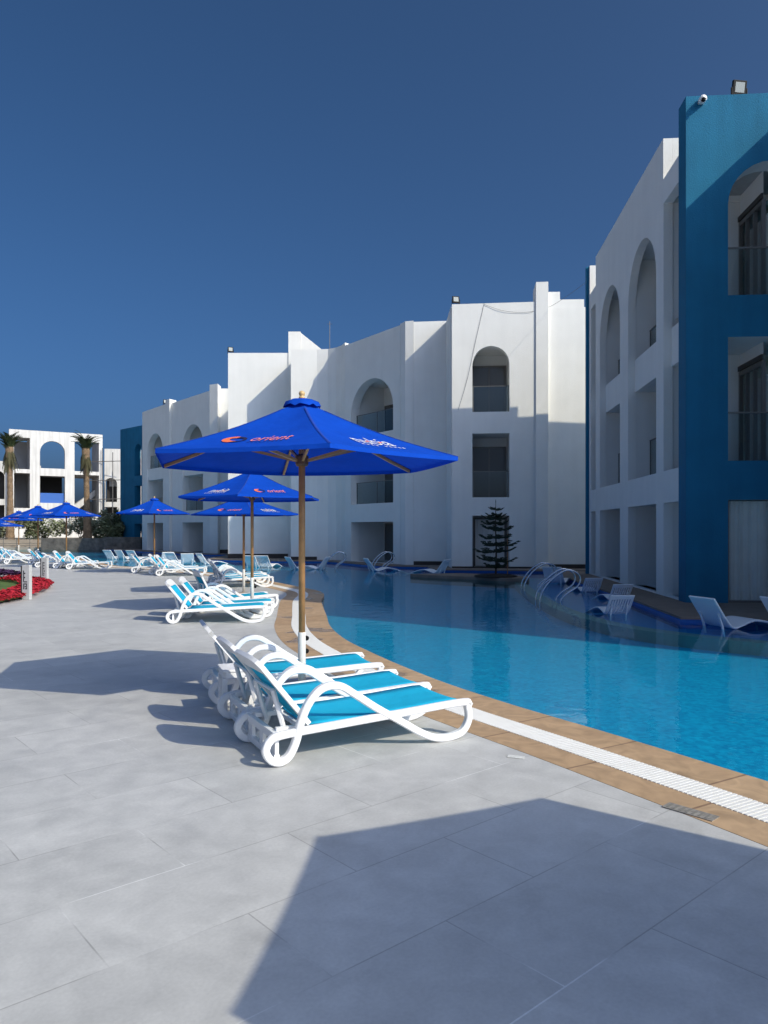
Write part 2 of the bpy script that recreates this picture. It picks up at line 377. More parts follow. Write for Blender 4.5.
# deck sheet
bm = nb()
oc = [p for p in o_out]
poly = [(p.x, p.y) for p in oc] + [(-40, 70), (-95, 70), (-95, -25), (9, -25)]
flat(bm, poly, -.002)
o = raw('deck', bm, M_deck); struct(o)
# pool floor and water
poly = [(p.x, p.y) for p in o_in] + [(-37, 90), (40, 90), (40, -3.4)]
def sheet(name, poly, z, m):
    bm = nb(); flat(bm, poly, z)
    o = raw(name, bm, m); struct(o)
    return o
sheet('pool_floor', poly, PFLOOR_Z, M_pfloor)
sheet('water', poly, WATER_Z, M_water)
sheet('ground', [(-900, -300), (900, -300), (900, 1500), (-900, 1500)], -.6, M_ground)

# ------------------------------------------------------------------ walls with openings
def facade_frame(A, B):
    A = Vector((A[0], A[1])); B = Vector((B[0], B[1])); d = (B-A); L = d.length; d.normalize()
    n_in = Vector((-d.y, d.x))           # into the building (outside is on the right of A->B)
    M = Matrix(((d.x, n_in.x, 0, A.x), (d.y, n_in.y, 0, A.y), (0, 0, 1, 0), (0, 0, 0, 1)))
    return M, L
ARC = 14
def wall(bm, A, B, z0, z1, th, ops, ztop=None):
    """wall from A to B seen with outside in front; ops = list of (u0,u1,z0,z1,arch)"""
    M, L = facade_frame(A, B); vs = []
    def quad(pts):
        v = [bm.verts.new(p) for p in pts]; vs.extend(v); bm.faces.new(v)
    cols = {}
    for o in ops: cols.setdefault((o[0], o[1]), []).append(o)
    keys = sorted(cols); x = 0.0; solids = []
    for (a, b) in keys:
        if a > x + 1e-6: solids.append((x, a))
        x = b
    if x < L - 1e-6: solids.append((x, L))
    for (a, b) in solids:
        for y in (0, th): quad([(a, y, z0), (b, y, z0), (b, y, z1), (a, y, z1)])
    for (a, b) in keys:
        os_ = sorted(cols[(a, b)], key=lambda q: q[2]); lo = z0; prevtop = None
        r = (b-a)/2; c = (a+b)/2
        bounds = []      # list of (lower boundary fn, upper fn)
        seg = [('flat', z0)]
        for q in os_:
            # solid below the opening
            bounds.append((seg[-1], ('flat', q[2])))
            seg.append(('arch', q[3]) if q[4] else ('flat', q[3]))
        bounds.append((seg[-1], ('flat', z1)))
        us = [c - r*cos(pi*k/ARC) for k in range(ARC+1)]
        def zf(s, u):
            if s[0] == 'flat': return s[1]
            rise = min(r, 1.6); w = max(0, 1 - ((u-c)/r)**2); return s[1] - rise + rise*sqrt(w)
        for s0, s1 in bounds:
            if s0[0] == 'flat' and s1[0] == 'flat':
                if s1[1] - s0[1] > 1e-4:
                    for y in (0, th): quad([(a, y, s0[1]), (b, y, s0[1]), (b, y, s1[1]), (a, y, s1[1])])
            else:
                for u0, u1 in zip(us, us[1:]):
                    for y in (0, th): quad([(u0, y, zf(s0, u0)), (u1, y, zf(s0, u1)), (u1, y, zf(s1, u1)), (u0, y, zf(s1, u0))])
        for q in os_:
            top = ('arch', q[3]) if q[4] else ('flat', q[3])
            if q[2] > z0 + 1e-3: quad([(a, 0, q[2]), (b, 0, q[2]), (b, th, q[2]), (a, th, q[2])])
            zs = zf(top, a)
            quad([(a, 0, q[2]), (a, th, q[2]), (a, th, zs), (a, 0, zs)]); quad([(b, 0, q[2]), (b, 0, zs), (b, th, zs), (b, th, q[2])])
            if q[4]:
                for u0, u1 in zip(us, us[1:]): quad([(u0, 0, zf(top, u0)), (u1, 0, zf(top, u1)), (u1, th, zf(top, u1)), (u0, th, zf(top, u0))])
            else: quad([(a, 0, zs), (a, th, zs), (b, th, zs), (b, 0, zs)])
    nrev = len(vs)
    quad([(0, 0, z1), (L, 0, z1), (L, th, z1), (0, th, z1)])
    quad([(0, 0, z0), (0, 0, z1), (0, th, z1), (0, th, z0)]); quad([(L, 0, z0), (L, th, z0), (L, th, z1), (L, 0, z1)])
    bmesh.ops.transform(bm, matrix=M, verts=vs)
    return M
def wallobj(name, A, B, z0, z1, th, ops, m, parent, reveal=None):
    bm = nb(); wall(bm, A, B, z0, z1, th, ops)
    if reveal:
        # jambs and soffits are plastered in another colour: faces whose normal lies in the wall plane, away from its ends
        M, L = facade_frame(A, B); Mi = M.inverted()
        for f in bm.faces:
            c = Mi @ f.calc_center_median(); f.normal_update(); nl = Mi.to_3x3() @ f.normal
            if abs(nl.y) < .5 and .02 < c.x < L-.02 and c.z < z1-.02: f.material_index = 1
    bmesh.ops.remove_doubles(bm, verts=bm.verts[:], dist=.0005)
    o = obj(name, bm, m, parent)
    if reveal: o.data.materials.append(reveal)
    return o
def fbox(name, A, B, lo, hi, m, parent, bevel=0):
    M, L = facade_frame(A, B); bm = nb(); box(bm, lo, hi, M); return obj(name, bm, m, parent, bevel=bevel)
def niche(A, B, u0, u1, z0, z1, th, depth, parent, door=True, rail=None, arch=False, curtain=False, mi=None, railoff=.12):
    """recess behind an opening: plastered box, sliding door at the back, glass railing"""
    M, L = facade_frame(A, B); e = .012; y0, y1 = th + .004, th + depth
    bm = nb(); vs = []
    def quad(pts):
        v = [bm.verts.new(p) for p in pts]; vs.extend(v); bm.faces.new(v)
    a, b = u0-e, u1+e; zb, zt = z0-.01, z1+e
    quad([(a, y0, zb), (b, y0, zb), (b, y1, zb), (a, y1, zb)]); quad([(a, y0, zt), (b, y0, zt), (b, y1, zt), (a, y1, zt)])
    quad([(a, y0, zb), (a, y1, zb), (a, y1, zt), (a, y0, zt)]); quad([(b, y0, zb), (b, y1, zb), (b, y1, zt), (b, y0, zt)])
    quad([(a, y1, zb), (b, y1, zb), (b, y1, zt), (a, y1, zt)])
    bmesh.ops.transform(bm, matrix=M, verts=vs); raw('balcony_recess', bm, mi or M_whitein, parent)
    if door:
        w = u1-u0; d0, d1 = u0 + w*.06, u1 - w*.06; dt = min(z0+2.25, z1-.12)
        bm = nb(); box(bm, (d0, y1-.05, z0+.02), (d1, y1-.03, dt), M); dr = obj('balcony_door', bm, M_doorglass, parent)
        bm = nb(); t = .06
        for (x0, x1, q0, q1) in ((d0-t, d0, z0, dt+t), (d1, d1+t, z0, dt+t), (d0, d1, dt, dt+t), ((d0+d1)/2-.04, (d0+d1)/2+.04, z0, dt)):
            box(bm, (x0, y1-.085, q0), (x1, y1-.055, q1), M)
        obj('door_frame', bm, M_alu, dr)
        if curtain:
            bm = nb(); n = 60
            pts = [(d0+.05+(d1-d0-.1)*i/n, y1-.13+.03*sin(i*1.9)+.012*sin(i*.7)) for i in range(n+1)]
            for i in range(n):
                v = [bm.verts.new(M @ Vector(q)) for q in ((*pts[i], z0+.03), (*pts[i+1], z0+.03), (*pts[i+1], dt-.02), (*pts[i], dt-.02))]; bm.faces.new(v)
            bmesh.ops.remove_doubles(bm, verts=bm.verts[:], dist=.001)
            obj('curtain', bm, M_curtain, parent, smooth=True)
    if rail:
        bm = nb(); box(bm, (u0+.01, railoff, z0+.03), (u1-.01, railoff+.012, z0+rail-.02), M); rl = obj('railing', bm, M_pane, parent)
        bm = nb(); box(bm, (u0+.005, railoff-.015, z0+rail-.018), (u1-.005, railoff+.027, z0+rail+.012), M)
        n = max(2, int((u1-u0)/1.2)+1)
        for i in range(n):
            x = u0+.03+(u1-u0-.06)*i/(n-1); box(bm, (x-.015, railoff-.008, z0), (x+.015, railoff+.02, z0+rail-.02), M)
        obj('handrail', bm, M_alu, rl)

H, HL = 11.2, 10.2
LV = [.06, 3.08, 6.56]        # floor levels
# ------------------------------------------------------------------ right hotel wing
def XR(Y): return 5.445 + .0757*Y
hot = thing('hotel_building', (7.5, 22, 0), 'white three storey hotel building with a tall blue slab, beyond the water at the right', 'hotel')
for_parent = hot
def on(o): return o
def rel(parent):            # children are authored in world space
    for o in COL.objects:
        if o.parent is parent and not o.get('_rel'):
            o.matrix_parent_inverse = Matrix.Translation(-parent.location); o['_rel'] = 1
Yf, Ya, Yb, Yn = 26.95, 25.87, 18.05, 16.8
def uR(Y): return (Yf - Y) * sqrt(1 + .0757**2)
A, B = (XR(Yf), Yf), (XR(Yn), Yn)
# one facade, three lengths: low bay, tall part with the arches, low bay
P1, P2 = (XR(Ya), Ya), (XR(Yb), Yb)
TH = .22
def seglen(a, b): return (Vector(a)-Vector(b)).length
def ops_for(u0, u1, arch): return [(u0, u1, .06, 2.31, False), (u0, u1, 3.08, 9.46 if arch else 9.6, arch)]
L1, L2, L3 = seglen(A, P1), seglen(P1, P2), seglen(P2, B)
k = sqrt(1+.0757**2)
bays = []
segs = [(A, P1, HL, [(.28, L1-.02, False)]), (P1, P2, H, [((Ya-25.2)*k, (Ya-22.4)*k, True), ((Ya-21.43)*k, (Ya-18.64)*k, True)]), (P2, B, HL, [(.02, L3-.01, False)])]
for (a, b, top, bl) in segs:
    ops = []
    for u0, u1, ar in bl: ops += ops_for(u0, u1, ar)
    wallobj('wall', a, b, -.4, top, TH, ops, M_white, hot)
    for u0, u1, ar in bl:
        # floor slab and parapet of the upper balcony, set back behind the pilasters
        fbox('balcony_parapet', a, b, (u0+.002, .19, 5.63), (u1-.002, .34, 6.56), M_white, hot)
        dp = .30 if a == P2 else 1.7
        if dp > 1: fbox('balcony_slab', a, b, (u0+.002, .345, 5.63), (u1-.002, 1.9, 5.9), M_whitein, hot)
        niche(a, b, u0, u1, .06, 2.31, TH, dp, hot, mi=M_whitein, door=dp > 1)
        if dp < 1: continue
        niche(a, b, u0, u1, 3.08, 5.63, TH, dp, hot, rail=1.15 if dp > 1 else None, railoff=.62, door=dp > 1)
        niche(a, b, u0, u1, 6.0, 9.46 if ar else 9.6, TH, dp, hot, rail=1.4 if dp > 1 else None, railoff=.62, door=dp > 1)
# end slabs, blue
v = Vector((1, -.0757)).normalized(); u = Vector((.0757, 1)).normalized()
P0 = Vector((6.65, 16.3))
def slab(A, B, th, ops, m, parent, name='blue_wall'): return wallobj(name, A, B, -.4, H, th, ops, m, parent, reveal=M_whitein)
E0 = P0 + v * 12.0
ops = []
for c in (.9, 4.4, 7.9):
    ops += [(c, c+1.9, .04, 2.31, False), (c, c+1.9, 3.17, 5.88, False), (c, c+1.9, 6.8, 9.73, True)]
slab(P0, E0, .5, ops, M_blue, hot)
def deep_balcony(z0, z1):
    """balcony behind the slab: its long side is a glazed wall that runs away from the viewer"""
    x0, x1, y0, y1 = .34, 1.86, .504, 1.82
    M, _ = facade_frame(P0, E0); bm = nb()
    def quad(p): bm.faces.new([bm.verts.new(M @ Vector(q)) for q in p])
    quad([(x0, y0, z0), (2.9, y0, z0), (2.9, y1, z0), (x0, y1, z0)]); quad([(x0, y0, z1), (2.9, y0, z1), (2.9, y1, z1), (x0, y1, z1)])
    quad([(x0, y1, z0), (x1, y1, z0), (x1, y1, z1), (x0, y1, z1)]); 
    quad([(x1, y0, z0+2.3), (x1, y1, z0+2.3), (x1, y1, z1), (x1, y0, z1)])
    raw('balcony_recess', bm, M_whitein, hot)
    bm = nb(); box(bm, (.22, y1-.045, z0-.2), (.62, y1-.004, z1+.02), M); obj('jamb_return', bm, M_whitein, hot)
    bm = nb(); box(bm, (x1+.06, y0, z0), (x1+.075, y1, z0+2.26), M); dr = obj('balcony_door', bm, M_clear, hot)
    bm = nb(); box(bm, (x1-.03, y0, z0+2.2), (x1+.05, y1, z0+2.3), M); box(bm, (x1-.03, y0, z0), (x1+.05, y1, z0+.07), M)
    for q in (.504, .93, 1.36, 1.748): box(bm, (x1-.03, q, z0+.07), (x1+.05, q+.07, z0+2.2), M)
    obj('door_frame', bm, M_alu, dr)
    bm = nb(); box(bm, (x1-.05, y0, z0+2.32), (x1-.004, y1, z0+2.44), M); obj('curtain_rail', bm, M_frame, hot)
    bm = nb(); n = 70; pts = [(x1+.13+.03*sin(i*1.7), y0+(y1-y0)*i/n) for i in range(n+1)]
    for i in range(n): quad([(*pts[i], z0+.02), (*pts[i+1], z0+.02), (*pts[i+1], z0+2.0), (*pts[i], z0+2.0)])
    bmesh.ops.remove_doubles(bm, verts=bm.verts[:], dist=.001); obj('curtain', bm, M_curtain, hot, smooth=True)
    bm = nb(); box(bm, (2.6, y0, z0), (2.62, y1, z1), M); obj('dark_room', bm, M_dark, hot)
    bm = nb(); box(bm, (.91, .10, z0+.0), (2.79, .112, z0+1.05), M); rl = obj('railing', bm, M_pane, hot)
    bm = nb(); box(bm, (.903, .085, z0+1.05), (2.797, .127, z0+1.085), M); obj('handrail', bm, M_alu, rl)
for i, c in enumerate((.9, 4.4, 7.9)):
    if i == 0:
        deep_balcony(3.17, 5.9); deep_balcony(6.8, 9.76)
        M_, L_ = facade_frame(P0, E0)
        fbox('window', P0, E0, (c+.01, .10, .10), (c+1.89, .106, 2.29), M_clear, hot)
        bm = nb(); box(bm, (c+.003, .08, .05), (c+.05, .14, 2.305), M_); box(bm, (c+.05, .08, .045), (c+1.895, .14, .10), M_); box(bm, (c+.93, .08, .10), (c+.97, .14, 2.30), M_); obj('window_frame', bm, M_alu, hot)
        bm = nb(); n = 110; pts = [(c+.03+1.84*k_/n, .21+.035*sin(k_*.62)+.015*sin(k_*1.7+1)) for k_ in range(n+1)]
        for k_ in range(n): bm.faces.new([bm.verts.new(M_ @ Vector(q)) for q in ((*pts[k_], .06), (*pts[k_+1], .06), (*pts[k_+1], 2.29), (*pts[k_], 2.29))])
        bmesh.ops.remove_doubles(bm, verts=bm.verts[:], dist=.001); obj('curtain', bm, M_curtain, hot, smooth=True)
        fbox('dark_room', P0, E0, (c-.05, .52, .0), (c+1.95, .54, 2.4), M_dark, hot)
        continue
    niche(P0, E0, c, c+1.9, .04, 2.31, .5, .5, hot, curtain=True)
    niche(P0, E0, c, c+1.9, 3.17, 5.88, .5, 1.9, hot, rail=1.05, railoff=.1, curtain=True)
    niche(P0, E0, c, c+1.9, 6.8, 9.73, .5, 1.9, hot, rail=1.05, railoff=.1, curtain=True)
fe = Vector((XR(26.955)-.09, 26.955))
def endpiece(q0, q1, y0, y1, z1, m, name):
    bm = nb(); prism(bm, [fe+v*q0+u*y0, fe+v*q1+u*y0, fe+v*q1+u*y1, fe+v*q0+u*y1], -.4, z1); obj(name, bm, m, hot)
endpiece(0, 2.4, .131, .30, H+.08, M_blue, 'blue_wall'); endpiece(.10, 2.4, 0, .13, H+.08, M_white, 'end_wall')
endpiece(2.401, 2.62, .02, .28, H+.40, M_white, 'end_wall'); endpiece(2.621, 2.95, .02, .28, H+.05, M_white, 'end_wall'); endpiece(2.951, 14, .02, .28, HL+.62, M_white, 'end_wall')
# body behind: back wall, roof, far end
P_ = lambda p, q: Vector(p) + v*q
nr, fr_ = Vector(B), Vector(A)
bm = nb(); prism(bm, [P_(nr, 13.7), P_(fr_, 13.7), P_(fr_, 14), P_(nr, 14)], -.4, HL); obj('rear_wall', bm, M_white, hot)
bm = nb(); prism(bm, [P_(nr, .24), P_(nr, 13.6), P_(fr_, 13.6), P_(fr_, .24)], 9.75, 9.95); obj('roof', bm, M_roof, hot)
# tall block stands on the roof as a parapet box (its returns catch the sun)
a2, b2 = Vector(P2), Vector(P1)
bm = nb(); prism(bm, [P_(a2, TH+.002), P_(a2, 3.2), P_(a2, 3.2)+u*.22, P_(a2, TH+.002)+u*.22], 9.6, H); obj('parapet', bm, M_white, hot)
bm = nb(); prism(bm, [P_(b2, TH+.002)-u*.22, P_(b2, 3.2)-u*.22, P_(b2, 3.2), P_(b2, TH+.002)], 9.6, H); obj('parapet', bm, M_white, hot)
bm = nb(); prism(bm, [P_(a2, 3.2)+u*.004, P_(a2, 3.42)+u*.004, P_(b2, 3.42)-u*.004, P_(b2, 3.2)-u*.004], 9.6, H); obj('parapet', bm, M_white, hot)
rel(hot)
# the wing that returns towards the viewer, outside the picture on the right: it throws the shade on the pool and the blue slab
wing = thing('hotel_wing', (9.3, 12, 0), 'white and blue hotel wing closing the court on the right of the pool', 'hotel')
Wn, Wf = 8.35, 15.5
ops = []
for c in (.8, 3.2, 5.2): ops += [(c, c+1.5, .06, 2.31, False), (c, c+1.5, 3.08, 5.63, False), (c, c+1.5, 6.56, 9.46, True)]
wallobj('wall', (9.30, Wf), (9.30, Wn), -.4, H, .3, ops, M_white, wing)
for c in (.8, 3.2, 5.2):
    niche((9.30, Wf), (9.30, Wn), c, c+1.5, .06, 2.31, .3, 1.2, wing)
    niche((9.30, Wf), (9.30, Wn), c, c+1.5, 3.08, 5.63, .3, 1.2, wing, rail=1.05)
    niche((9.30, Wf), (9.30, Wn), c, c+1.5, 6.56, 9.46, .3, 1.2, wing, rail=1.05)
bm = nb(); prism(bm, [(9.31, Wn-.3), (19, Wn-.3), (19, Wn), (9.31, Wn)], -.4, H); obj('end_wall', bm, M_blue, wing)
bm = nb(); prism(bm, [(18.7, Wn+.01), (19, Wn+.01), (19, Wf), (18.7, Wf)], -.4, H); obj('rear_wall', bm, M_white, wing)
bm = nb(); prism(bm, [(9.61, Wf-.3), (18.69, Wf-.3), (18.69, Wf), (9.61, Wf)], -.4, H); obj('end_wall', bm, M_white, wing)
bm = nb(); prism(bm, [(9.61, Wn+.01), (18.69, Wn+.01), (18.69, Wf-.31), (9.61, Wf-.31)], 10.4, 10.6); obj('roof', bm, M_roof, wing)
rel(wing)

# ------------------------------------------------------------------ middle hotel building (stepped facade)
mid_b = thing('hotel_building', (0, 34, 0), 'white stepped hotel block with arched balconies behind the small conifer and beyond the pool', 'hotel')
def simple_wall(A, B, z1, ops, parent, th=.35, m=None, doors=True, depth=1.5, rails=True, name='wall'):
    wallobj(name, A, B, -.4, z1, th, ops, m or M_white, parent)
    for o in ops:
        niche(A, B, o[0], o[1], o[2], o[3], th, depth if o[2] > 1 else .9, parent, rail=(1.1 if o[2] > 1 and rails else None), railoff=.14, door=doors, curtain=o[2] < 1)
# M1: front with one arch
m1a, m1b = (2.86, 31.15), (6.80, 30.75)
k1 = lambda px: ((px-384)/F*31.03 - 2.86) * 1.005
simple_wall(m1a, m1b, 11.15, [(k1(472.5), k1(509), .06, 2.25, False), (k1(472.5), k1(509), 3.02, 5.7, False), (k1(472.5), k1(509), 6.6, 9.36, True)], mid_b)
fbox('pillar', m1a, m1b, (3.48, -.06, -.4), (3.98, 1.2, 11.95), M_white, mid_b)
m1c = (9.9, 30.80)
bm = nb(); prism(bm, [(6.85, 30.92), m1c, (9.9, 31.2), (6.85, 31.2)], -.4, 10.95); obj('wall', bm, M_white, mid_b)
bm = nb(); prism(bm, [(6.85, 30.93), (7.35, 30.91), (7.35, 31.18), (6.85, 31.18)], 10.952, 11.60); obj('parapet', bm, M_white, mid_b)
bm = nb(); prism(bm, [(7.352, 30.92), (8.35, 30.88), (8.35, 31.17), (7.352, 31.17)], 10.952, 11.28); obj('parapet', bm, M_white, mid_b)
bm = nb(); prism(bm, [(2.84, 31.51), (3.2, 31.45), (3.2, 34.0), (2.84, 34.0)], -.4, 11.15); obj('side_wall', bm, M_white, mid_b)
# M2 recess wall, corner pilaster, oblique facet with arch, flat end
bm = nb(); prism(bm, [(1.36, 33.95), (3.19, 33.75), (3.19, 34.1), (1.36, 34.3)], -.4, 11.2); obj('wall', bm, M_white, mid_b)
bm = nb(); prism(bm, [(.76, 34.45), (.98, 34.05), (1.355, 33.93), (1.355, 34.6), (1.0, 34.9)], -.4, 11.25); obj('pilaster', bm, M_white, mid_b)
f1a, f1b = (-2.02, 38.3), (.75, 34.5)
LF = seglen(f1a, f1b)
wallobj('wall', f1a, f1b, -.4, 11.2, .5, [(LF*.12, LF*.885, .06, 2.05, False), (LF*.12, LF*.885, 2.95, 9.1, True)], M_white, mid_b)
fbox('balcony_parapet', f1a, f1b, (LF*.12+.002, .10, 5.5), (LF*.885-.002, .3, 6.4), M_white, mid_b)
fbox('balcony_slab', f1a, f1b, (LF*.12+.002, .302, 5.5), (LF*.885-.002, 2.0, 5.8), M_whitein, mid_b)
niche(f1a, f1b, LF*.12, LF*.885, .06, 2.05, .5, 1.6, mid_b)
niche(f1a, f1b, LF*.12, LF*.885, 2.95, 5.5, .5, 1.6, mid_b, rail=1.1, railoff=.35)
niche(f1a, f1b, LF*.12, LF*.885, 5.85, 9.1, .5, 1.6, mid_b, rail=1.65, railoff=.35)
cv = [(-2.02, 38.3), (-2.22, 38.85), (-2.55, 39.35), (-3.0, 39.65), (-3.6, 39.75), (-5.0, 39.75)]
bm = nb(); prism(bm, cv + [(-5.0, 40.2), (-3.4, 40.2), (-2.3, 39.9), (-1.7, 38.7)], -.4, 11.35); obj('wall', bm, M_white, mid_b, smooth=False)
bm = nb(); prism(bm, [(-5.42, 41.95), (-4.74, 41.95), (-4.74, 42.38), (-5.42, 42.38)], -.4, 12.9); obj('pillar', bm, M_white, mid_b)
bm = nb(); v_ = [bm.verts.new(q) for q in ((-4.73, 42.0, 11.0), (-2.4, 42.0, 11.0), (-4.73, 42.0, 12.85), (-4.73, 42.25, 11.0), (-2.4, 42.25, 11.0), (-4.73, 42.25, 12.85))]
for f in ((0,1,2),(3,5,4),(0,3,4,1),(1,4,5,2),(0,2,5,3)): bm.faces.new([v_[i] for i in f])
obj('parapet', bm, M_white, mid_b)
bm = nb(); prism(bm, [(-5.0, 40.21), (-4.7, 40.21), (-4.7, 41.94), (-5.0, 41.94)], -.4, 11.35); obj('side_wall', bm, M_white, mid_b)
# M3 flat wall
bm = nb(); prism(bm, [(-8.85, 42.0), (-5.43, 42.0), (-5.43, 42.4), (-8.85, 42.4)], -.4, 11.7); obj('wall', bm, M_white, mid_b)
bm = nb(); prism(bm, [(-8.85, 42.41), (-8.5, 42.41), (-8.5, 52), (-8.85, 52)], -.4, 11.7); obj('side_wall', bm, M_white, mid_b)
# solid body so that no sky shows through, and the roof
body = [(3.25, 31.9), (9.8, 31.2), (18, 33), (18, 56), (-8.4, 56), (-8.4, 44.2), (-4.7, 44.2), (-4.7, 41.6), (-1.0, 40.8), (2.4, 36.6), (3.25, 36.6)]
bm = nb(); flat(bm, body, 10.4); raw('roof', bm, M_roof, mid_b)
bm = nb(); n = len(body)
for i in (2, 3): 
    p, q = body[i], body[i+1 if i+1 < n else 0]
    bm.faces.new([bm.verts.new(w) for w in ((*p, -.4), (*q, -.4), (*q, 10.9), (*p, 10.9))])
raw('rear_wall', bm, M_white, mid_b)
bm = nb(); prism(bm, [(9.91, 30.76), (18, 32.8), (18, 33.1), (9.91, 31.1)], -.4, 10.9); obj('wall', bm, M_white, mid_b)
# dark plinths
def plinth(a, b, parent, h=.22):
    fbox('plinth', a, b, (.0, -.025, .02), (seglen(a, b), -.004, h), M_plinth, parent)
plinth((1.36, 33.93), (2.84, 33.77), mid_b); plinth((6.9, 30.90), (9.8, 30.79), mid_b); plinth((-5.0, 39.74), (-3.6, 39.74), mid_b); plinth((-8.85, 41.99), (-5.45, 41.99), mid_b, .3)
plinth(m1a, (6.3, 30.79), mid_b, .12)
rel(mid_b)

# ------------------------------------------------------------------ far hotel building
far_b = thing('hotel_building', (-16, 58, 0), 'farthest white hotel block, with slanted shaded walls and a dark blue end slab', 'hotel')
bm = nb(); prism(bm, [(-11.3, 51.0), (-8.2, 51.0), (-8.2, 51.4), (-11.3, 51.4)], -.4, 11.4); obj('wall', bm, M_white, far_b)
bm = nb(); prism(bm, [(-11.95, 50.7), (-11.31, 50.3), (-11.31, 51.3), (-11.9, 51.3)], -.4, 11.6); obj('pilaster', bm, M_white, far_b)
def fx(px, a, b):
    kx = (px-384)/F; dx, dy = b[0]-a[0], b[1]-a[1]; q = (kx*a[1]-a[0])/(dx-kx*dy); return q*sqrt(dx*dx+dy*dy)
def facet(a, b, pa, pb):
    u0, u1 = fx(pa, a, b), fx(pb, a, b)
    wallobj('wall', a, b, -.4, 11.2, .5, [(u0, u1, .06, 2.2, False), (u0, u1, 3.05, 9.2, True)], M_white, far_b)
    fbox('balcony_parapet', a, b, (u0+.002, .1, 5.6), (u1-.002, .3, 6.5), M_white, far_b); fbox('balcony_slab', a, b, (u0+.002, .302, 5.6), (u1-.002, 2.0, 5.9), M_whitein, far_b)
    niche(a, b, u0, u1, .06, 2.2, .5, 1.5, far_b); niche(a, b, u0, u1, 3.05, 5.6, .5, 1.5, far_b, rail=1.1, railoff=.3); niche(a, b, u0, u1, 5.95, 9.2, .5, 1.5, far_b, rail=1.6, railoff=.3)
facet((-16.1, 55.9), (-11.96, 50.75), 182.5, 203.0)
facet((-19.6, 60.0), (-16.6, 56.2), 147.0, 163.0)
bm = nb(); prism(bm, [(-16.59, 56.15), (-16.12, 55.6), (-15.8, 56.3), (-16.2, 56.6)], -.4, 11.5); obj('pilaster', bm, M_white, far_b)
bl_a, bl_b = (-24.3, 68.2), (-21.0, 65.0)
k2 = lambda px: fx(px, bl_a, bl_b)
ops = [(k2(134.5), k2(141.5), .06, 2.2, False), (k2(134.5), k2(141.5), 3.05, 5.6, False), (k2(134.5), k2(141.5), 6.5, 9.3, True)]
wallobj('blue_wall', bl_a, bl_b, -.4, 10.9, .6, ops, M_blue, far_b)
bm = nb(); prism(bm, [(-20.95, 64.98), (-19.5, 60.4), (-19.1, 60.6), (-20.5, 65.4)], -.4, 11.0); obj('side_wall', bm, M_white, far_b)
bm = nb(); prism(bm, [(-23.0, 70.6), (-19.4, 67.4), (-19.2, 67.7), (-22.8, 70.9)], -.4, 10.2); obj('wall', bm, M_white, far_b)
bm = nb(); flat(bm, ((-11.2, 51.6), (-8.3, 51.6), (-8.3, 75), (-20, 75), (-20, 66.4), (-18.9, 61.5), (-15.3, 57.0)), 10.3); raw('roof', bm, M_roof, far_b)
bm = nb(); prism(bm, [(-8.2, 51.6), (-8.0, 51.6), (-8.0, 75), (-8.2, 75)], -.4, 11); obj('rear_wall', bm, M_white, far_b)
for a, b in (((-11.3, 50.98), (-8.86, 50.98)),): plinth(a, b, far_b, .3)
rel(far_b)

# terraces along the buildings (brown stone top, blue tiled riser to the water)
def terrace(poly, z=.05):
    bm = nb(); prism(bm, poly, z-.04, z); o = obj('terrace', bm, M_terr); struct(o)
    bm = nb(); c = Vector((sum(p[0] for p in poly)/len(poly), sum(p[1] for p in poly)/len(poly), 0))
    prism(bm, [(p[0]+(c.x-p[0])*.004, p[1]+(c.y-p[1])*.004) for p in poly], -.36, z-.041); o = obj('terrace_riser', bm, M_riser); struct(o)
terrace([(5.45, 13.6), (9.25, 13.0), (9.25, 16.3), (7.3, 18), (8.2, 28.6), (6.7, 29.2), (6.25, 27.5), (5.75, 17.2)])
terrace([(2.1, 30.2), (6.66, 29.25), (10.5, 29.2), (10.5, 34), (2.5, 34.6), (.9, 36), (-1.6, 40.2), (-8, 43), (-8, 53), (-13, 54), (-19, 64), (-25, 72), (-34, 72), (-34, 66.5), (-25, 64.6), (-20.9, 59.3), (-12.6, 49.3), (-10.2, 48.9), (-9.8, 40.9), (-5.6, 38.6), (-3.2, 38.6), (-.3, 33.6), (1.9, 32.6)])
# infinity curb that separates the ledge pool from the main pool
cb = catmull([(9.2, 10.1, 0), (7.6, 10.5, 0), (5.97, 11.5, 0), (4.75, 12.85, 0), (4.2, 14.6, 0), (4.1, 17.4, 0), (4.35, 21.5, 0), (4.62, 24.2, 0)], 8)
cb2 = offset(cb, .34)
bm = nb(); poly = [(p.x, p.y) for p in cb] + [(p.x, p.y) for p in cb2[::-1]]
for i in range(len(cb)-1): prism(bm, [cb[i], cb[i+1], cb2[i+1], cb2[i]], -.36, -.072)
bmesh.ops.remove_doubles(bm, verts=bm.verts[:], dist=.001)
o = obj('pool_curb', bm, M_curb); struct(o)

M_ledge = mat('blue_ledge_tile', (.016, .27, .62), .5, noise=.15, nscale=14)
bm = nb(); flat(bm, [(p.x, p.y) for p in cb2] + [(6.6, 29.0), (6.2, 27.5), (5.7, 17.2), (5.42, 13.65), (9.2, 13.05)], -.17); o = raw('ledge_floor', bm, M_ledge); struct(o)
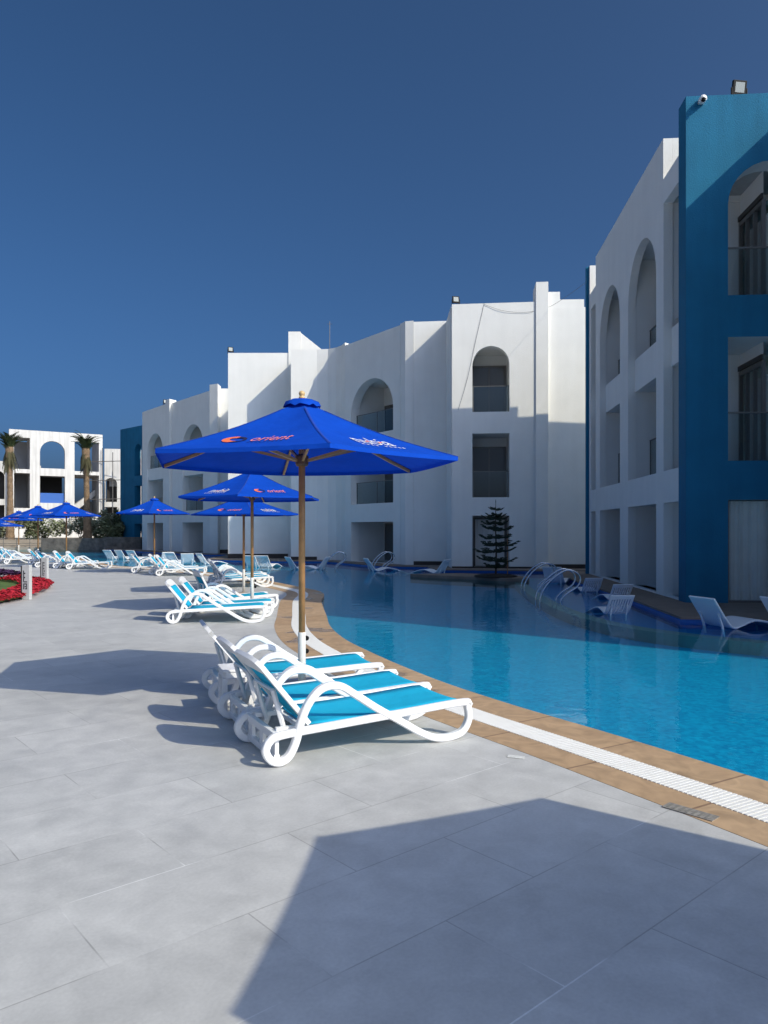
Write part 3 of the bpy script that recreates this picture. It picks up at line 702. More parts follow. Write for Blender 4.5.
# ------------------------------------------------------------------ umbrellas
UR, ZR, ZA = 1.46, 2.29, 2.85
def surf(k, r, t, off=0.0):
    a0, a1 = R(60*k), R(60*(k+1))
    C0 = Vector((UR*cos(a0), UR*sin(a0), ZR)); C1 = Vector((UR*cos(a1), UR*sin(a1), ZR)); ap = Vector((0, 0, ZA))
    e = C0.lerp(C1, t); p = ap.lerp(e, r)
    w = 4*t*(1-t)
    p.z -= .010*w*r + .022*w*r*(1-r)*4; p.z -= .045*sin(pi*r)
    q = p.copy(); q.x *= 1-.004*w*r*r; q.y *= 1-.004*w*r*r
    if off:
        nrm = (C1-C0).cross(ap-C0).normalized(); q += nrm*off
    return q
def flat_text(body, size, shear=0.0):
    cu = bpy.data.curves.new('lettering', 'FONT'); cu.body = body; cu.size = size; cu.align_x = 'CENTER'; cu.shear = shear; cu.resolution_u = 3
    o = bpy.data.objects.new('lettering', cu); COL.objects.link(o)
    dg = bpy.context.evaluated_depsgraph_get(); me = bpy.data.meshes.new_from_object(o.evaluated_get(dg))
    bpy.data.objects.remove(o); me.name = 'lettering'; me.materials.clear(); return me
def on_panel(me, k, s0, h0, off=.007, sx=1.0):
    slant = sqrt((UR*cos(R(30)))**2 + (ZA-ZR)**2)
    for v in me.vertices:
        s, h = s0 + v.co.x*sx, h0 + v.co.y; r = 1 - h/slant
        v.co = surf(k, r, .5 + s/(r*UR), off)
    return me
def shape_mesh(polys):
    bm = nb()
    for p in polys: bm.faces.new([bm.verts.new((x, y, 0)) for x, y in p])
    bmesh.ops.triangulate(bm, faces=bm.faces[:]); me = bpy.data.meshes.new('emblem'); bm.to_mesh(me); bm.free(); return me
def make_umbrella():
    root = thing('beach_umbrella', (0, 0, 0), '', 'umbrella', group='blue umbrellas beside the pool')
    bm = nb(); lathe(bm, [(.031, .55), (.031, 2.87)], 14); obj('pole', bm, M_wood, root, smooth=True)
    bm = nb(); lathe(bm, [(.036, .05), (.036, .70), (.034, .705)], 16); sl = obj('sleeve', bm, M_sleeve, root, smooth=True)
    for z in (.52, .64):
        bm = nb(); lathe(bm, [(.008, .03), (.008, .055), (.022, .058), (.024, .075), (.020, .085)], 10, Matrix.Translation((0, 0, z)) @ Matrix.Rotation(R(195), 4, 'Z') @ Matrix.Rotation(R(90), 4, 'Y')); obj('knob', bm, M_black, sl)
    bm = nb(); lathe(bm, [(.19, 0), (.19, .03), (.17, .04), (.06, .05), (.05, .06)], 28); obj('base_plate', bm, M_curb, root)
    # canopy
    bm = nb(); NR, NT = 10, 10; 
    for k in range(6):
        g = [[bm.verts.new(surf(k, i/NR, j/NT)) for j in range(NT+1)] for i in range(NR+1)]
        for i in range(NR):
            for j in range(NT): bm.faces.new((g[i][j], g[i+1][j], g[i+1][j+1], g[i][j+1]))
        hem = [bm.verts.new(surf(k, 1, j/NT) + Vector((0, 0, -.035))) for j in range(NT+1)]
        for j in range(NT): bm.faces.new((g[NR][j], hem[j], hem[j+1], g[NR][j+1]))
    bmesh.ops.remove_doubles(bm, verts=bm.verts[:], dist=.0008)
    bmesh.ops.recalc_face_normals(bm, faces=bm.faces[:])
    can = obj('canopy', bm, M_canopy, root)
    for p in can.data.polygons: p.use_smooth = True
    can.data.set_sharp_from_angle(angle=R(12))
    # little second tier
    bm = nb(); n = 24; rings = []
    for rr, z in ((.03, ZA+.016), (.10, ZA+.004), (.155, ZA-.026), (.172, ZA-.060)):
        rings.append([bm.verts.new((rr*(1+.04*sin(6*2*pi*j/n+1))*cos(2*pi*j/n), rr*(1+.04*sin(6*2*pi*j/n+1))*sin(2*pi*j/n), z+(.012*sin(9*2*pi*j/n) if rr > .15 else 0))) for j in range(n)])
    for a, b in zip(rings, rings[1:]):
        for j in range(n): bm.faces.new((a[j], a[(j+1) % n], b[(j+1) % n], b[j]))
    bm.faces.new(rings[0]); obj('vent_cap', bm, M_canopy, can, smooth=True)
    bm = nb(); lathe(bm, [(.02, 2.855), (.030, 2.868), (.030, 2.880), (.017, 2.888), (.026, 2.898), (.031, 2.914), (.023, 2.930), (.007, 2.938)], 14); obj('finial', bm, M_brass, root, smooth=True)
    bm = nb(); lathe(bm, [(.05, 2.24), (.062, 2.26), (.062, 2.33), (.04, 2.35)], 14); obj('hub', bm, M_hub, root)
    for k in range(6):
        a = R(60*k); d = Vector((cos(a), sin(a), 0)); s = Vector((-sin(a), cos(a), 0))
        bm = nb()
        pts = [surf(k, q, 0) - Vector((0, 0, .022)) for q in (.04, .2, .4, .6, .8, .985)]
        for p, q in zip(pts, pts[1:]):
            w = .011; hh = .014
            vs = [bm.verts.new(e + s*sx*w + Vector((0, 0, sz*hh))) for e in (p, q) for sx in (-1, 1) for sz in (-1, 1)]
            for f in ((0,1,3,2),(4,6,7,5),(0,4,5,1),(2,3,7,6),(0,2,6,4),(1,5,7,3)): bm.faces.new([vs[i] for i in f])
        rb = obj('rib', bm, M_wooddk, root)
        bm = nb(); p, q = Vector((0, 0, 2.29)) + d*.05, surf(k, .52, 0) - Vector((0, 0, .05))
        vs = [bm.verts.new(e + s*sx*.011 + Vector((0, 0, sz*.013))) for e in (p, q) for sx in (-1, 1) for sz in (-1, 1)]
        for f in ((0,1,3,2),(4,6,7,5),(0,4,5,1),(2,3,7,6),(0,2,6,4),(1,5,7,3)): bm.faces.new([vs[i] for i in f])
        obj('strut', bm, M_wooddk, rb)
    # prints: even panels carry the emblem with orange-pink word, odd panels the white word
    for k in range(6):
        if k % 2 == 0:
            n = 26; cx, cy, a, b = -.20, .34, .105, .105
            out = [(cx+a*cos(2*pi*i/n), cy+b*sin(2*pi*i/n)) for i in range(n+1)]
            inn = [(cx+.02+a*.62*cos(2*pi*i/n+.5), cy+b*.55*sin(2*pi*i/n+.25)) for i in range(n+1)]
            L = [[out[i], out[i+1], inn[i+1], inn[i]] for i in range(n) if 6 <= i < 19]
            D = [[out[i], out[i+1], inn[i+1], inn[i]] for i in range(n) if not 6 <= i < 19]
            link('emblem', on_panel(shape_mesh(L), k, 0, 0), M_orange, can); link('emblem', on_panel(shape_mesh(D), k, 0, 0), M_navy, can)
            link('lettering', on_panel(flat_text('orient', .27, .15), k, .12, .27, sx=.52), M_pink, can)
            small = [[(-.04+.035*i, .215), (-.015+.035*i, .215), (-.015+.035*i, .228), (-.04+.035*i, .228)] for i in range(9)]
            link('lettering', on_panel(shape_mesh(small), k, 0, 0), M_navy, can)
        else:
            link('lettering', on_panel(flat_text('nubia', .34, .12), k, 0, .27, sx=.62), M_wprint, can)
            link('lettering', on_panel(shape_mesh([[(-.08, .33), (-.02, .36), (-.025, .39), (-.08, .355)], [(.07, .33), (.13, .36), (.125, .39), (.07, .355)]]), k, 0, 0, .010), M_pink, can)
            small = []
            for i in range(10):
                x = -.24+.052*i
                if i == 4: continue
                small.append([(x, .185), (x+.026, .185), (x+.018, .225), (x+.008, .225)])
            link('lettering', on_panel(shape_mesh(small), k, 0, 0), M_wprint, can)
    for k in range(6):
        a = R(60*k); sd = Vector((-sin(a), cos(a), 0))*.011
        bm = nb(); q_ = [surf(k, .15+.85*i/8, 0) + Vector((0, 0, .004)) for i in range(9)]
        for p, q in zip(q_, q_[1:]):
            for s_ in (-1, 1): bm.faces.new([bm.verts.new(e) for e in (p, q, q+sd*s_-Vector((0, 0, .0035)), p+sd*s_-Vector((0, 0, .0035)))])
        obj('seam_tape', bm, M_seam, can)
    # white tie strap hanging on one seam
    bm = nb(); pts = [surf(1, q, .0, .006) for q in (.72, .80, .88, .95)]
    s = Vector((-sin(R(60)), cos(R(60)), 0))
    for p, q in zip(pts, pts[1:]): bm.faces.new([bm.verts.new(e) for e in (p-s*.028+Vector((0,0,.012)), p+s*.028+Vector((0,0,.012)), q+s*.028+Vector((0,0,.012)), q-s*.028+Vector((0,0,.012)))])
    obj('tie_strap', bm, M_wprint, can)
    return root
umb = make_umbrella()
U_LIST = [   # x, y, rotation, label, scale
    (-.76, 6.85, -135.6, 'largest blue umbrella, nearest one, standing between the white loungers in front', 1.0),
    (3.26, 1.13, 23.6, 'blue umbrella beside the viewer that casts the big shadow in the foreground', 1.0),
    (-2.62, 14.7, 150.0, 'blue umbrella over the turquoise loungers in the middle, directly behind the largest one', 1.0),
    (-3.62, 19.1, -130.0, 'low blue umbrella partly hidden behind another, its pole at the pool edge', .90),
    (-8.75, 28.2, 160.0, 'blue umbrella standing alone in front of the dark blue end slab', 1.0),
    (-13.95, 32.5, 155.0, 'blue umbrella in front of the right palm, with brown pole over white loungers', 1.0),
    (-17.3, 37.0, 140.0, 'blue umbrella just left of the one before the right palm', 1.0),
    (-16.7, 31.0, 20.0, 'low blue umbrella cut by the left edge of the picture', .80),
    (-23.2, 47.0, 10.0, 'farthest blue umbrella, small and half hidden behind the others at left', 1.0)]
for i, (x, y, a, lab, sc) in enumerate(U_LIST):
    o = umb if i == 0 else copy_tree(umb)
    o.location = (x, y, 0); o.rotation_euler.z = R(a); o['label'] = lab
    o.scale.z = sc
    if i in (0, 1):
        for c in list(o.children):
            for g_ in list(c.children):
                if g_.name.startswith('tie_strap'): bpy.data.objects.remove(g_)

# ------------------------------------------------------------------ loungers
def side_curve():
    pts = [(1.50, .285), (.95, .262), (.35, .235), (-.02, .215), (-.105, .185), (-.138, .120), (-.10, .052), (-.03, .030), (.035, .065),
           (.085, .16), (.125, .30), (.19, .43), (.29, .515), (.42, .518), (.55, .44), (.72, .325), (.92, .205), (1.10, .095), (1.24, .036), (1.38, .028), (1.49, .060), (1.545, .15), (1.535, .245)]
    return [(p.x, p.z) for p in catmull([(a, 0, b) for a, b in pts], 4, closed=True)]
SC = side_curve()
def make_lounger(angle=45):
    root = thing('sun_lounger', (0, 0, 0), '', 'sun lounger', group='white sun loungers with turquoise slings on the deck')
    for s in (-1, 1):
        bm = nb(); y = s*.335; ribbon(bm, SC, .055, y-.026, y+.026, True, .008, narrow=18); sfr = obj('side_frame', bm, M_wplastic, root, smooth=True); sfr.data.set_sharp_from_angle(angle=R(28))
    # cross members
    bm = nb()
    for x, z, w, h in ((1.42, .27, .05, .03), (.20, .215, .06, .035), (.75, .235, .035, .03), (1.1, .25, .035, .03)): box(bm, (x-w/2, -.312, z-h/2), (x+w/2, .312, z+h/2))
    obj('cross_bar', bm, M_wplastic, root, bevel=.006)
    # rear moulded panel joining the legs, with cut-outs
    bm = nb()
    for y0, y1 in ((-.312, -.22), (-.04, .04), (.22, .312)): box(bm, (-.06, y0, .05), (-.03, y1, .20), )
    box(bm, (-.066, -.312, .17), (-.024, .312, .225)); box(bm, (-.066, -.312, .03), (-.024, .312, .075))
    obj('rear_panel', bm, M_wplastic, root, bevel=.005)
    # seat sling
    bm = nb(); xs = [.20, .4, .6, .8, 1.0, 1.2, 1.40, 1.47, 1.505]; zs = [.262, .262, .266, .274, .283, .295, .306, .304, .285]
    ny = 6; g = []
    for x, z in zip(xs, zs): g.append([bm.verts.new((x, -.309+.618*j/ny, z-.012*(1-(2*j/ny-1)**2))) for j in range(ny+1)])
    for i in range(len(xs)-1):
        for j in range(ny): bm.faces.new((g[i][j], g[i+1][j], g[i+1][j+1], g[i][j+1]))
    st = obj('seat_sling', bm, M_sling, root, smooth=True)
    md = st.modifiers.new('thick', 'SOLIDIFY'); md.thickness = .006
    # back rest (frame + sling) hinged at x=.2
    ca, sa = cos(R(angle)), sin(R(angle)); px, pz = .20, .262
    def bk(l, y, o=0.0): return (px - l*ca + o*sa, y, pz + l*sa + o*ca)
    Lb = .555
    bm = nb()
    for s in (-1, 1):
        n = 7
        pts = [bk(Lb*i/n, s*.285, .0) for i in range(n+1)]
        vs = []
        for i, p in enumerate(pts):
            hh = .018; w = .026
            q = Vector(p); up = Vector((sa, 0, ca)); sd = Vector((0, 1, 0))
            vs.append([bm.verts.new(q + sd*b*w + up*a*hh) for a, b in ((-1,-1),(-1,1),(1,1),(1,-1))])
        for a, b in zip(vs, vs[1:]):
            for k in range(4): bm.faces.new((a[k], a[(k+1) % 4], b[(k+1) % 4], b[k]))
        bm.faces.new(vs[0][::-1]); bm.faces.new(vs[-1])
    # rounded head piece
    prof = []
    for i in range(13):
        t = -1 + 2*i/12; prof.append((Lb + .075*sqrt(max(0, 1-abs(t)**3.0)), t*.311))
    prof2 = [(Lb-.06, .311), (Lb-.06, -.311)]
    ring = prof + prof2
    lo = [bm.verts.new(bk(l, y, -.018)) for l, y in ring]; hi = [bm.verts.new(bk(l, y, .018)) for l, y in ring]
    for i in range(len(ring)): bm.faces.new((lo[i], lo[(i+1) % len(ring)], hi[(i+1) % len(ring)], hi[i]))
    bm.faces.new(hi); bm.faces.new(lo[::-1])
    bf = obj('backrest_frame', bm, M_wplastic, root, bevel=.004)
    bm = nb(); n = 8; g = []
    for i in range(n+1):
        l = .015 + (Lb-.075)*i/n
        g.append([bm.verts.new(bk(l, -.262+.524*j/ny, .012-.014*(1-(2*j/ny-1)**2))) for j in range(ny+1)])
    for i in range(n):
        for j in range(ny): bm.faces.new((g[i][j], g[i+1][j], g[i+1][j+1], g[i][j+1]))
    bs = obj('backrest_sling', bm, M_sling, root, smooth=True); md = bs.modifiers.new('thick', 'SOLIDIFY'); md.thickness = .006
    # stay: two struts from the back to the base, with notched rack
    bm = nb()
    q = Vector(bk(.34, 0, -.03))
    for y in (-.2, .2):
        e0, e1 = Vector((q.x, y, q.z)), Vector((.05, y, .20))
        if e1.z > e0.z: e0, e1 = e1, e0
        tube(bm, [e0, e0.lerp(e1, .5), e1], .020, 6)
    tube(bm, [(q.x, -.21, q.z), (q.x, .21, q.z)], .013, 6)
    for y in (-.24, .24): box(bm, (-.03, y-.018, .215), (.32, y+.018, .248))
    obj('backrest_stay', bm, M_wplastic, root)
    return root
lg = make_lounger(51); lg_steep = make_lounger(64)
used = set()
def place_lounger(p, heading, label, steep=False):
    src = lg_steep if steep else lg
    if src.name in used: o = copy_tree(src)
    else: o = src; used.add(src.name)
    o.location = (p[0], p[1], 0); o.rotation_euler.z = R(heading); o['label'] = label
    return o
def row(p0, heading, offs, labels, steeps):
    a = Vector((cos(R(heading)), sin(R(heading)))); n = Vector((-a.y, a.x)); p0 = Vector(p0)
    for (dn, da, dh), lab, st in zip(offs, labels, steeps):
        q = p0 + n*dn + a*da; place_lounger((q.x, q.y), heading+dh, lab, st)
for q, h, lab in (((-.853, 5.48), 27.5, 'white lounger with turquoise sling, nearest and largest of all, beside the near umbrella'),
                  ((-1.155, 6.18), 25, 'white lounger in the middle of the front three, close behind the nearest one'),
                  ((-1.60, 7.305), 19, 'white lounger beyond the near umbrella pole, farthest of the front three')):
    place_lounger(q, h, lab)
row((-3.70, 13.33), 6, [(0, 0, 0), (.75, .10, 1), (1.75, .12, 22)],
    ['turquoise lounger nearest the viewer in the second row from the front', 'turquoise lounger in the middle of the second row, under its umbrella', 'lounger with steep dark blue back at the far side of the second row'], [0, 0, 1])
row((-4.80, 21.3), 18, [(0, 0, 0), (.8, .0, 1), (1.9, .1, 2)],
    ['shaded white lounger on the pool edge behind the second row, foot towards the water', 'shaded lounger tucked behind the one on the pool edge', 'lounger on the far side of the low hidden umbrella pole'], [0, 0, 0])
row((-8.05, 26.8), 8, [(0, 0, 0), (.9, -.40, 1), (2.1, -1.25, 1)],
    ['white lounger right of the pole of the umbrella by the dark blue slab', 'white lounger at the pole of the umbrella by the dark blue slab', 'white lounger left of the pole of the umbrella by the dark blue slab'], [0, 0, 0])
row((-13.2, 31.3), 9, [(0, 0, 0), (.85, -.75, 1), (1.8, -1.75, 1)],
    ['white lounger at the right end of the far left rows, foot pointing to the water', 'white lounger second from the right end of the far left rows', 'white lounger third from the right end of the far left rows'], [0, 0, 0])
row((-16.7, 35.2), 16, [(0, 0, 0), (1.3, -1.3, 3), (2.5, -1.9, 0)],
    ['white lounger beyond the two sign posts at left', 'white lounger near the picture edge behind the flower bed', 'white lounger at far left, half behind its neighbour'], [0, 0, 0])
row((-20.4, 39.8), 16, [(0, 0, 0), (1.0, -.4, 2)], ['small distant lounger at the left picture edge', 'small distant lounger at the left edge, hindmost'], [0, 0])

# low white side table
tb = thing('side_table', (-1.33, 6.75, 0), 'small square white plastic table beside the front loungers', 'table', R(20))
bm = nb(); box(bm, (-.165, -.165, .385), (.165, .165, .41)); obj('table_top', bm, M_wplastic, tb, bevel=.006)
bm = nb(); 
for s in (-1, 1): box(bm, (-.138, s*.148-.008, .335), (.138, s*.148+.008, .384)); box(bm, (s*.148-.008, -.138, .335), (s*.148+.008, .138, .384))
obj('apron', bm, M_wplastic, tb)
for sx in (-1, 1):
    for sy in (-1, 1):
        bm = nb(); box(bm, (sx*.14-.022, sy*.14-.022, 0), (sx*.14+.022, sy*.14+.022, .334)); obj('leg', bm, M_wplastic, tb, bevel=.005)
cp = thing('ashtray', (-1.27, 6.77, .411), 'small red round ashtray on the white side table', 'ashtray')
bm = nb(); lathe(bm, [(.035, 0), (.042, .03), (.036, .032), (.03, .012), (.005, .012)], 14); obj('bowl', bm, mat('red_plastic', (.55, .06, .03), .4), cp)

# ------------------------------------------------------------------ loungers standing in the water
def make_ledge(slatted):
    root = thing('ledge_lounger', (0, 0, 0), '', 'ledge lounger', group='white ledge loungers standing in the shallow water')
    prof = [(-.46, .50), (-.30, .27), (-.14, .06), (-.02, -.01), (.12, .02), (.40, .10), (.70, .06), (1.05, -.06), (1.35, -.16)]
    c = [(p.x, p.z) for p in catmull([(a, 0, b) for a, b in prof], 4)]
    ib = 12
    if not slatted:
        bm = nb(); ribbon(bm, c[:ib+1], .035, -.31, .31, False); obj('backrest', bm, M_wplastic, root, smooth=False)
    else:
        bm = nb()
        for j in range(9):
            y = -.29 + .58*j/8; ribbon(bm, c[2:ib+1], .018, y-.024, y+.024, False, .004)
        for y in (-.325, .325): ribbon(bm, c[:ib+1], .032, y-.016, y+.016, False, .004)
        ribbon(bm, c[:3], .034, -.308, .308, False, .004)
        obj('backrest', bm, M_wplastic, root)
    bm = nb(); ribbon(bm, c[ib:], .035, -.31, .31, False); obj('seat', bm, M_wplastic, root)
    bm = nb()
    for y in (-.22, .22):
        ribbon(bm, [(-.30, .23), (-.22, .02), (-.16, -.25)], .03, y-.02, y+.02, False, .004); ribbon(bm, [(.95, -.06), (.98, -.25)], .05, y-.02, y+.02, False, .004)
    obj('support', bm, M_wplastic, root)
    return root
la, lb = make_ledge(False), make_ledge(True)
ua = set()
def ledge(px, py, heading, label, slat=False, z=WATER_Z, sc=1.0):
    src = lb if slat else la
    if src.name in ua: o = copy_tree(src)
    else: o = src; ua.add(src.name)
    p = G(px, py, WATER_Z); o.location = (p.x, p.y, WATER_Z+.03); o.rotation_euler.z = R(heading); o['label'] = label; o.scale = (sc, sc, sc)
ledge(723, 627, 18, 'white in-water lounger before the blue slab, leaning back to the left')
ledge(795, 628, 18, 'white in-water lounger cut off by the right picture edge')
ledge(615, 614, 98, 'slatted in-water lounger with its back to the viewer, nearest of the slatted ones', True, sc=.74)
ledge(617, 600, 98, 'slatted in-water lounger just behind the nearest slatted one', True, sc=.74)
ledge(589, 592, 98, 'slatted in-water lounger beside the near pool handrails', True, sc=.74)
ledge(556, 583, 60, 'pale in-water lounger between the two near pool handrails')
ledge(376, 571, 20, 'white in-water lounger between the far handrails, below the shaded arch')
ledge(437, 573, 150, 'grey slatted in-water lounger left of the small conifer', True)
ledge(318, 569, 165, 'in-water lounger just right of the near umbrella pole, by the far wall', True)
for i, (px, py, h, lab) in enumerate([(113, 559, 60, 'leftmost pale in-water lounger below the dark blue slab'), (124, 559, 60, 'second in-water lounger from the left below the dark blue slab'), (136, 559.5, 60, 'third in-water lounger from the left below the dark blue slab'),
        (166, 562, 120, 'in-water lounger behind the pole of the umbrella by the blue slab'), (176, 563, 60, 'in-water lounger right of the pole of the umbrella by the blue slab'),
        (188, 564, 100, 'in-water lounger below the farther arched facet'), (207, 564, 40, 'in-water lounger before the narrow recess between the hotel blocks'),
        (254, 567, 70, 'in-water lounger seen between two umbrella poles'), (266, 567, 70, 'slatted in-water lounger right of two umbrella poles'), (297, 569, 30, 'in-water lounger hidden behind the near umbrella pole')]):
    ledge(px, py, h, lab, i % 2 == 0)

# ------------------------------------------------------------------ pool handrails
def handrail(p, heading, label, sc=1.0):
    root = thing('pool_handrail', (p[0], p[1], 0), label, 'handrail', R(heading), 'stainless steel pool handrails')
    c = catmull([(-.52, 0, -.33), (-.50, 0, .10), (-.30, 0, .44), (-.02, 0, .68), (.22, 0, .77), (.45, 0, .68), (.52, 0, .50), (.42, 0, .33), (.15, 0, .15), (.02, 0, -.02), (.0, 0, -.3)], 6)
    for y in (-.24, .24):
        bm = nb(); tube(bm, [(q.x*sc, y, q.z*sc) for q in c], .021, 8); obj('rail', bm, M_steel, root, smooth=True)
    return root
handrail((4.52, 21.6), 0, 'steel pool handrail arching over the curb, farther one right of the small conifer', .90)
handrail((4.16, 17.7), 0, 'steel pool handrail arching over the curb, nearest of all', .92)
handrail((-2.15, 32.5), 10, 'steel pool handrail far back, left of the shaded arch balcony', .9)
handrail((-.05, 32.2), 15, 'steel pool handrail far back beside a white in-water lounger', .9)

# ------------------------------------------------------------------ planter and conifer
bm = nb(); pl = [(.95, 26.9), (1.6, 26.2), (3.0, 25.2), (4.0, 24.4), (4.75, 24.3), (4.95, 25.2), (4.2, 26.4), (2.8, 27.3)]
prism(bm, pl, -.36, .06); o = obj('planter', bm, M_terr, bevel=.02); tag(o, 'low dark stone planter island in the pool under the conifer', 'planter')
M_soil = mat('dark_soil', (.03, .022, .016), .95, noise=.4, nscale=20, bump=1, bscale=30)
M_needle = mat('conifer_needles', (.030, .050, .028), .7, noise=.3, nscale=6)
M_bark = mat('brown_bark', (.09, .06, .04), .9, noise=.3, nscale=20)
nt = thing('conifer_tree', (3.82, 25.3, .06), 'small dark conifer with flat tiers standing in the planter', 'tree')
bm = nb(); tube(bm, [(0, 0, -.02), (.02, .01, .9), (-.01, 0, 1.8), (0, 0, 2.55)], [.035, .028, .018, .006], 8); obj('trunk', bm, M_bark, nt, smooth=True)
bm = nb(); rnd = random.Random(4)
def sprig(bm, p, d, L, w):
    """flattened needle sprig: a thin rough tube"""
    d = d.normalized(); q = p + d*L
    tube(bm, [p, p.lerp(q, .5) + Vector((0, 0, .01)), q + Vector((0, 0, .02))], [w*.6, w, w*.25], 5)
tier = [(.42, .46), (.66, .60), (.90, .60), (1.16, .64), (1.40, .55), (1.62, .54), (1.82, .47), (2.0, .40), (2.18, .30), (2.36, .19)]
for z, rad in tier:
    nb_ = 6; a0 = rnd.random()*6
    for b in range(nb_):
        a = a0 + 2*pi*b/nb_ + rnd.uniform(-.2, .2); Lb = rad*rnd.uniform(.6, 1.18); z += rnd.uniform(-.035, .035)
        d = Vector((cos(a), sin(a), 0)); prev = Vector((0, 0, z)); n = 7
        pts = [Vector((0, 0, z)) + d*(Lb*i/n) + Vector((0, 0, -.09*sin(pi*i/n*.9)*rad*2+.10*(i/n)**2*rad + rnd.uniform(-.006, .006))) for i in range(n+1)]
        tube(bm, pts, [.022]*n + [.01], 5)
        s = Vector((-sin(a), cos(a), 0))
        for i in range(1, n+1):
            for sg in (-1, 1):
                L = Lb*.46*(1-(i/n)*.5)*rnd.uniform(.75, 1.15)
                sprig(bm, pts[i], d*.8 + s*sg + Vector((0, 0, rnd.uniform(-.25, .15))), L, .026)
        sprig(bm, pts[-1], d + Vector((0, 0, .3)), .09, .016)
sprig(bm, Vector((0, 0, 2.5)), Vector((0, 0, 1)), .12, .014)
obj('crown', bm, M_needle, nt)
bm = nb(); tube(bm, [(.40, -.02, 0), (.40, -.02, 1.45)], .018, 6); sk = obj('stake', bm, M_wooddk); sk.location = (3.82, 25.3, .06); tag(sk, 'thin upright support stake beside the conifer', 'stake')
bm = nb(); lathe(bm, [(.75, 0), (.72, .05), (.5, .09), (.1, .1)], 20, Matrix.Translation((3.82, 25.3, .05))); s_ = obj('soil', bm, M_soil); struct(s_, 'stuff')

# ------------------------------------------------------------------ things on the roofs
def floodlight(p, heading, label, sc=1.0, tilt=12):
    root = thing('floodlight', p, label, 'floodlight', R(heading), 'floodlights on the roof edges')
    Mt = Matrix.Translation((0, 0, .24*sc)) @ Matrix.Rotation(R(-tilt), 4, 'X')
    bm = nb(); box(bm, (-.17*sc, -.03*sc, -.17*sc), (.17*sc, .04*sc, .17*sc), Mt); obj('housing', bm, M_black, root, bevel=.01)
    bm = nb(); box(bm, (-.115*sc, -.036*sc, -.10*sc), (.115*sc, -.031*sc, .125*sc), Mt); obj('lens', bm, mat('lamp_lens', (.34, .36, .34), .3), root)
    bm = nb(); 
    for s in (-1, 1): box(bm, (s*.19*sc-.008, -.02, 0), (s*.19*sc+.008, .02, .25*sc))
    box(bm, (-.21*sc, -.04, -.02), (.21*sc, .04, .012)); obj('bracket', bm, M_black, root)
floodlight((7.88, 16.42, H+.02), 8, 'black floodlight on top of the tall blue slab', .95, -10)
floodlight((3.04, 31.3, 11.17), 10, 'black floodlight on the roof corner above the arched window', .9)
floodlight((-8.75, 42.2, 11.72), 20, 'black floodlight on the roof corner of the plain lit wall', .9)
floodlight((-16.7, 56.6, 11.22), 25, 'tiny floodlight on the far stepped roof edge', 1.0)
cc = thing('security_camera', (6.93, 16.27, 11.06), 'small white dome security camera at the top corner of the blue slab', 'camera', R(-4))
bm = nb(); box(bm, (-.03, -.10, -.06), (.10, .0, .05)); obj('bracket', bm, M_wplastic, cc, bevel=.012)
bm = nb(); lathe(bm, [(.05, 0), (.075, .02), (.075, .10), (.05, .13)], 16, Matrix.Translation((.02, -.06, -.02)) @ Matrix.Rotation(R(70), 4, 'X') @ Matrix.Rotation(R(20), 4, 'Y')); hd = obj('camera_head', bm, M_wplastic, cc)
bm = nb(); lathe(bm, [(.045, 0), (.045, .05), (.01, .075)], 14, Matrix.Translation((.02, -.185, -.075)) @ Matrix.Rotation(R(70), 4, 'X')); obj('lens', bm, M_black, hd)
bm = nb(); tube(bm, [(-2.98, 40.6, 11.3), (-2.98, 40.6, 13.1)], .018, 6); tube(bm, [(-3.12, 40.6, 12.95), (-2.84, 40.6, 12.95)], .01, 5)
tag(obj('antenna', bm, M_alu), 'thin rooftop antenna mast beside the tall white pillar', 'antenna')
M_cable = mat('grey_cable', (.16, .16, .16), .7)
def cable(pts, label, r=.012):
    bm = nb(); tube(bm, catmull(pts, 10), r, 5); tag(obj('cable', bm, M_cable), label, 'cable')
cable([(4.2, 31.0, 11.15), (3.85, 31.03, 9.6), (3.5, 31.07, 8.0), (3.12, 31.11, 6.7)], 'thin cable hanging down the white wall left of the arched window', .006)
cable([(4.2, 30.99, 11.1), (5.0, 30.89, 10.8), (6.0, 30.79, 10.72), (7.0, 30.55, 10.95), (8.0, 27.4, 11.2)], 'thin cable sagging across the white wall above the arched window', .007)

# ------------------------------------------------------------------ deck details
pd = G(690, 812); 
dl = thing('drain_cover', (pd.x, pd.y, .0), 'small grey metal drain cover set in the tan pool edging', 'drain cover', R(-48))
bm = nb(); box(bm, (-.15, -.05, -.001), (.15, .05, .005)); obj('plate', bm, mat('worn_zinc', (.30, .28, .25), .6, .1, noise=.4, nscale=30), dl)
bm = nb()
for i in range(7): box(bm, (-.13+.038*i, -.035, .0051), (-.115+.038*i, .035, .0065))
obj('slot', bm, mat('slot_grey', (.20, .19, .17), .7), dl)
pt = G(516, 757); bm = nb(); box(bm, (-.06, -.03, .0), (.06, .03, .003)); tp = obj('sticker', bm, mat('worn_paper', (.66, .66, .63), .8, noise=.2, nscale=40)); tp.location = pt; tp.rotation_euler.z = R(-20); tag(tp, 'small white paper tag lying on the deck beside the tan edging', 'tag')

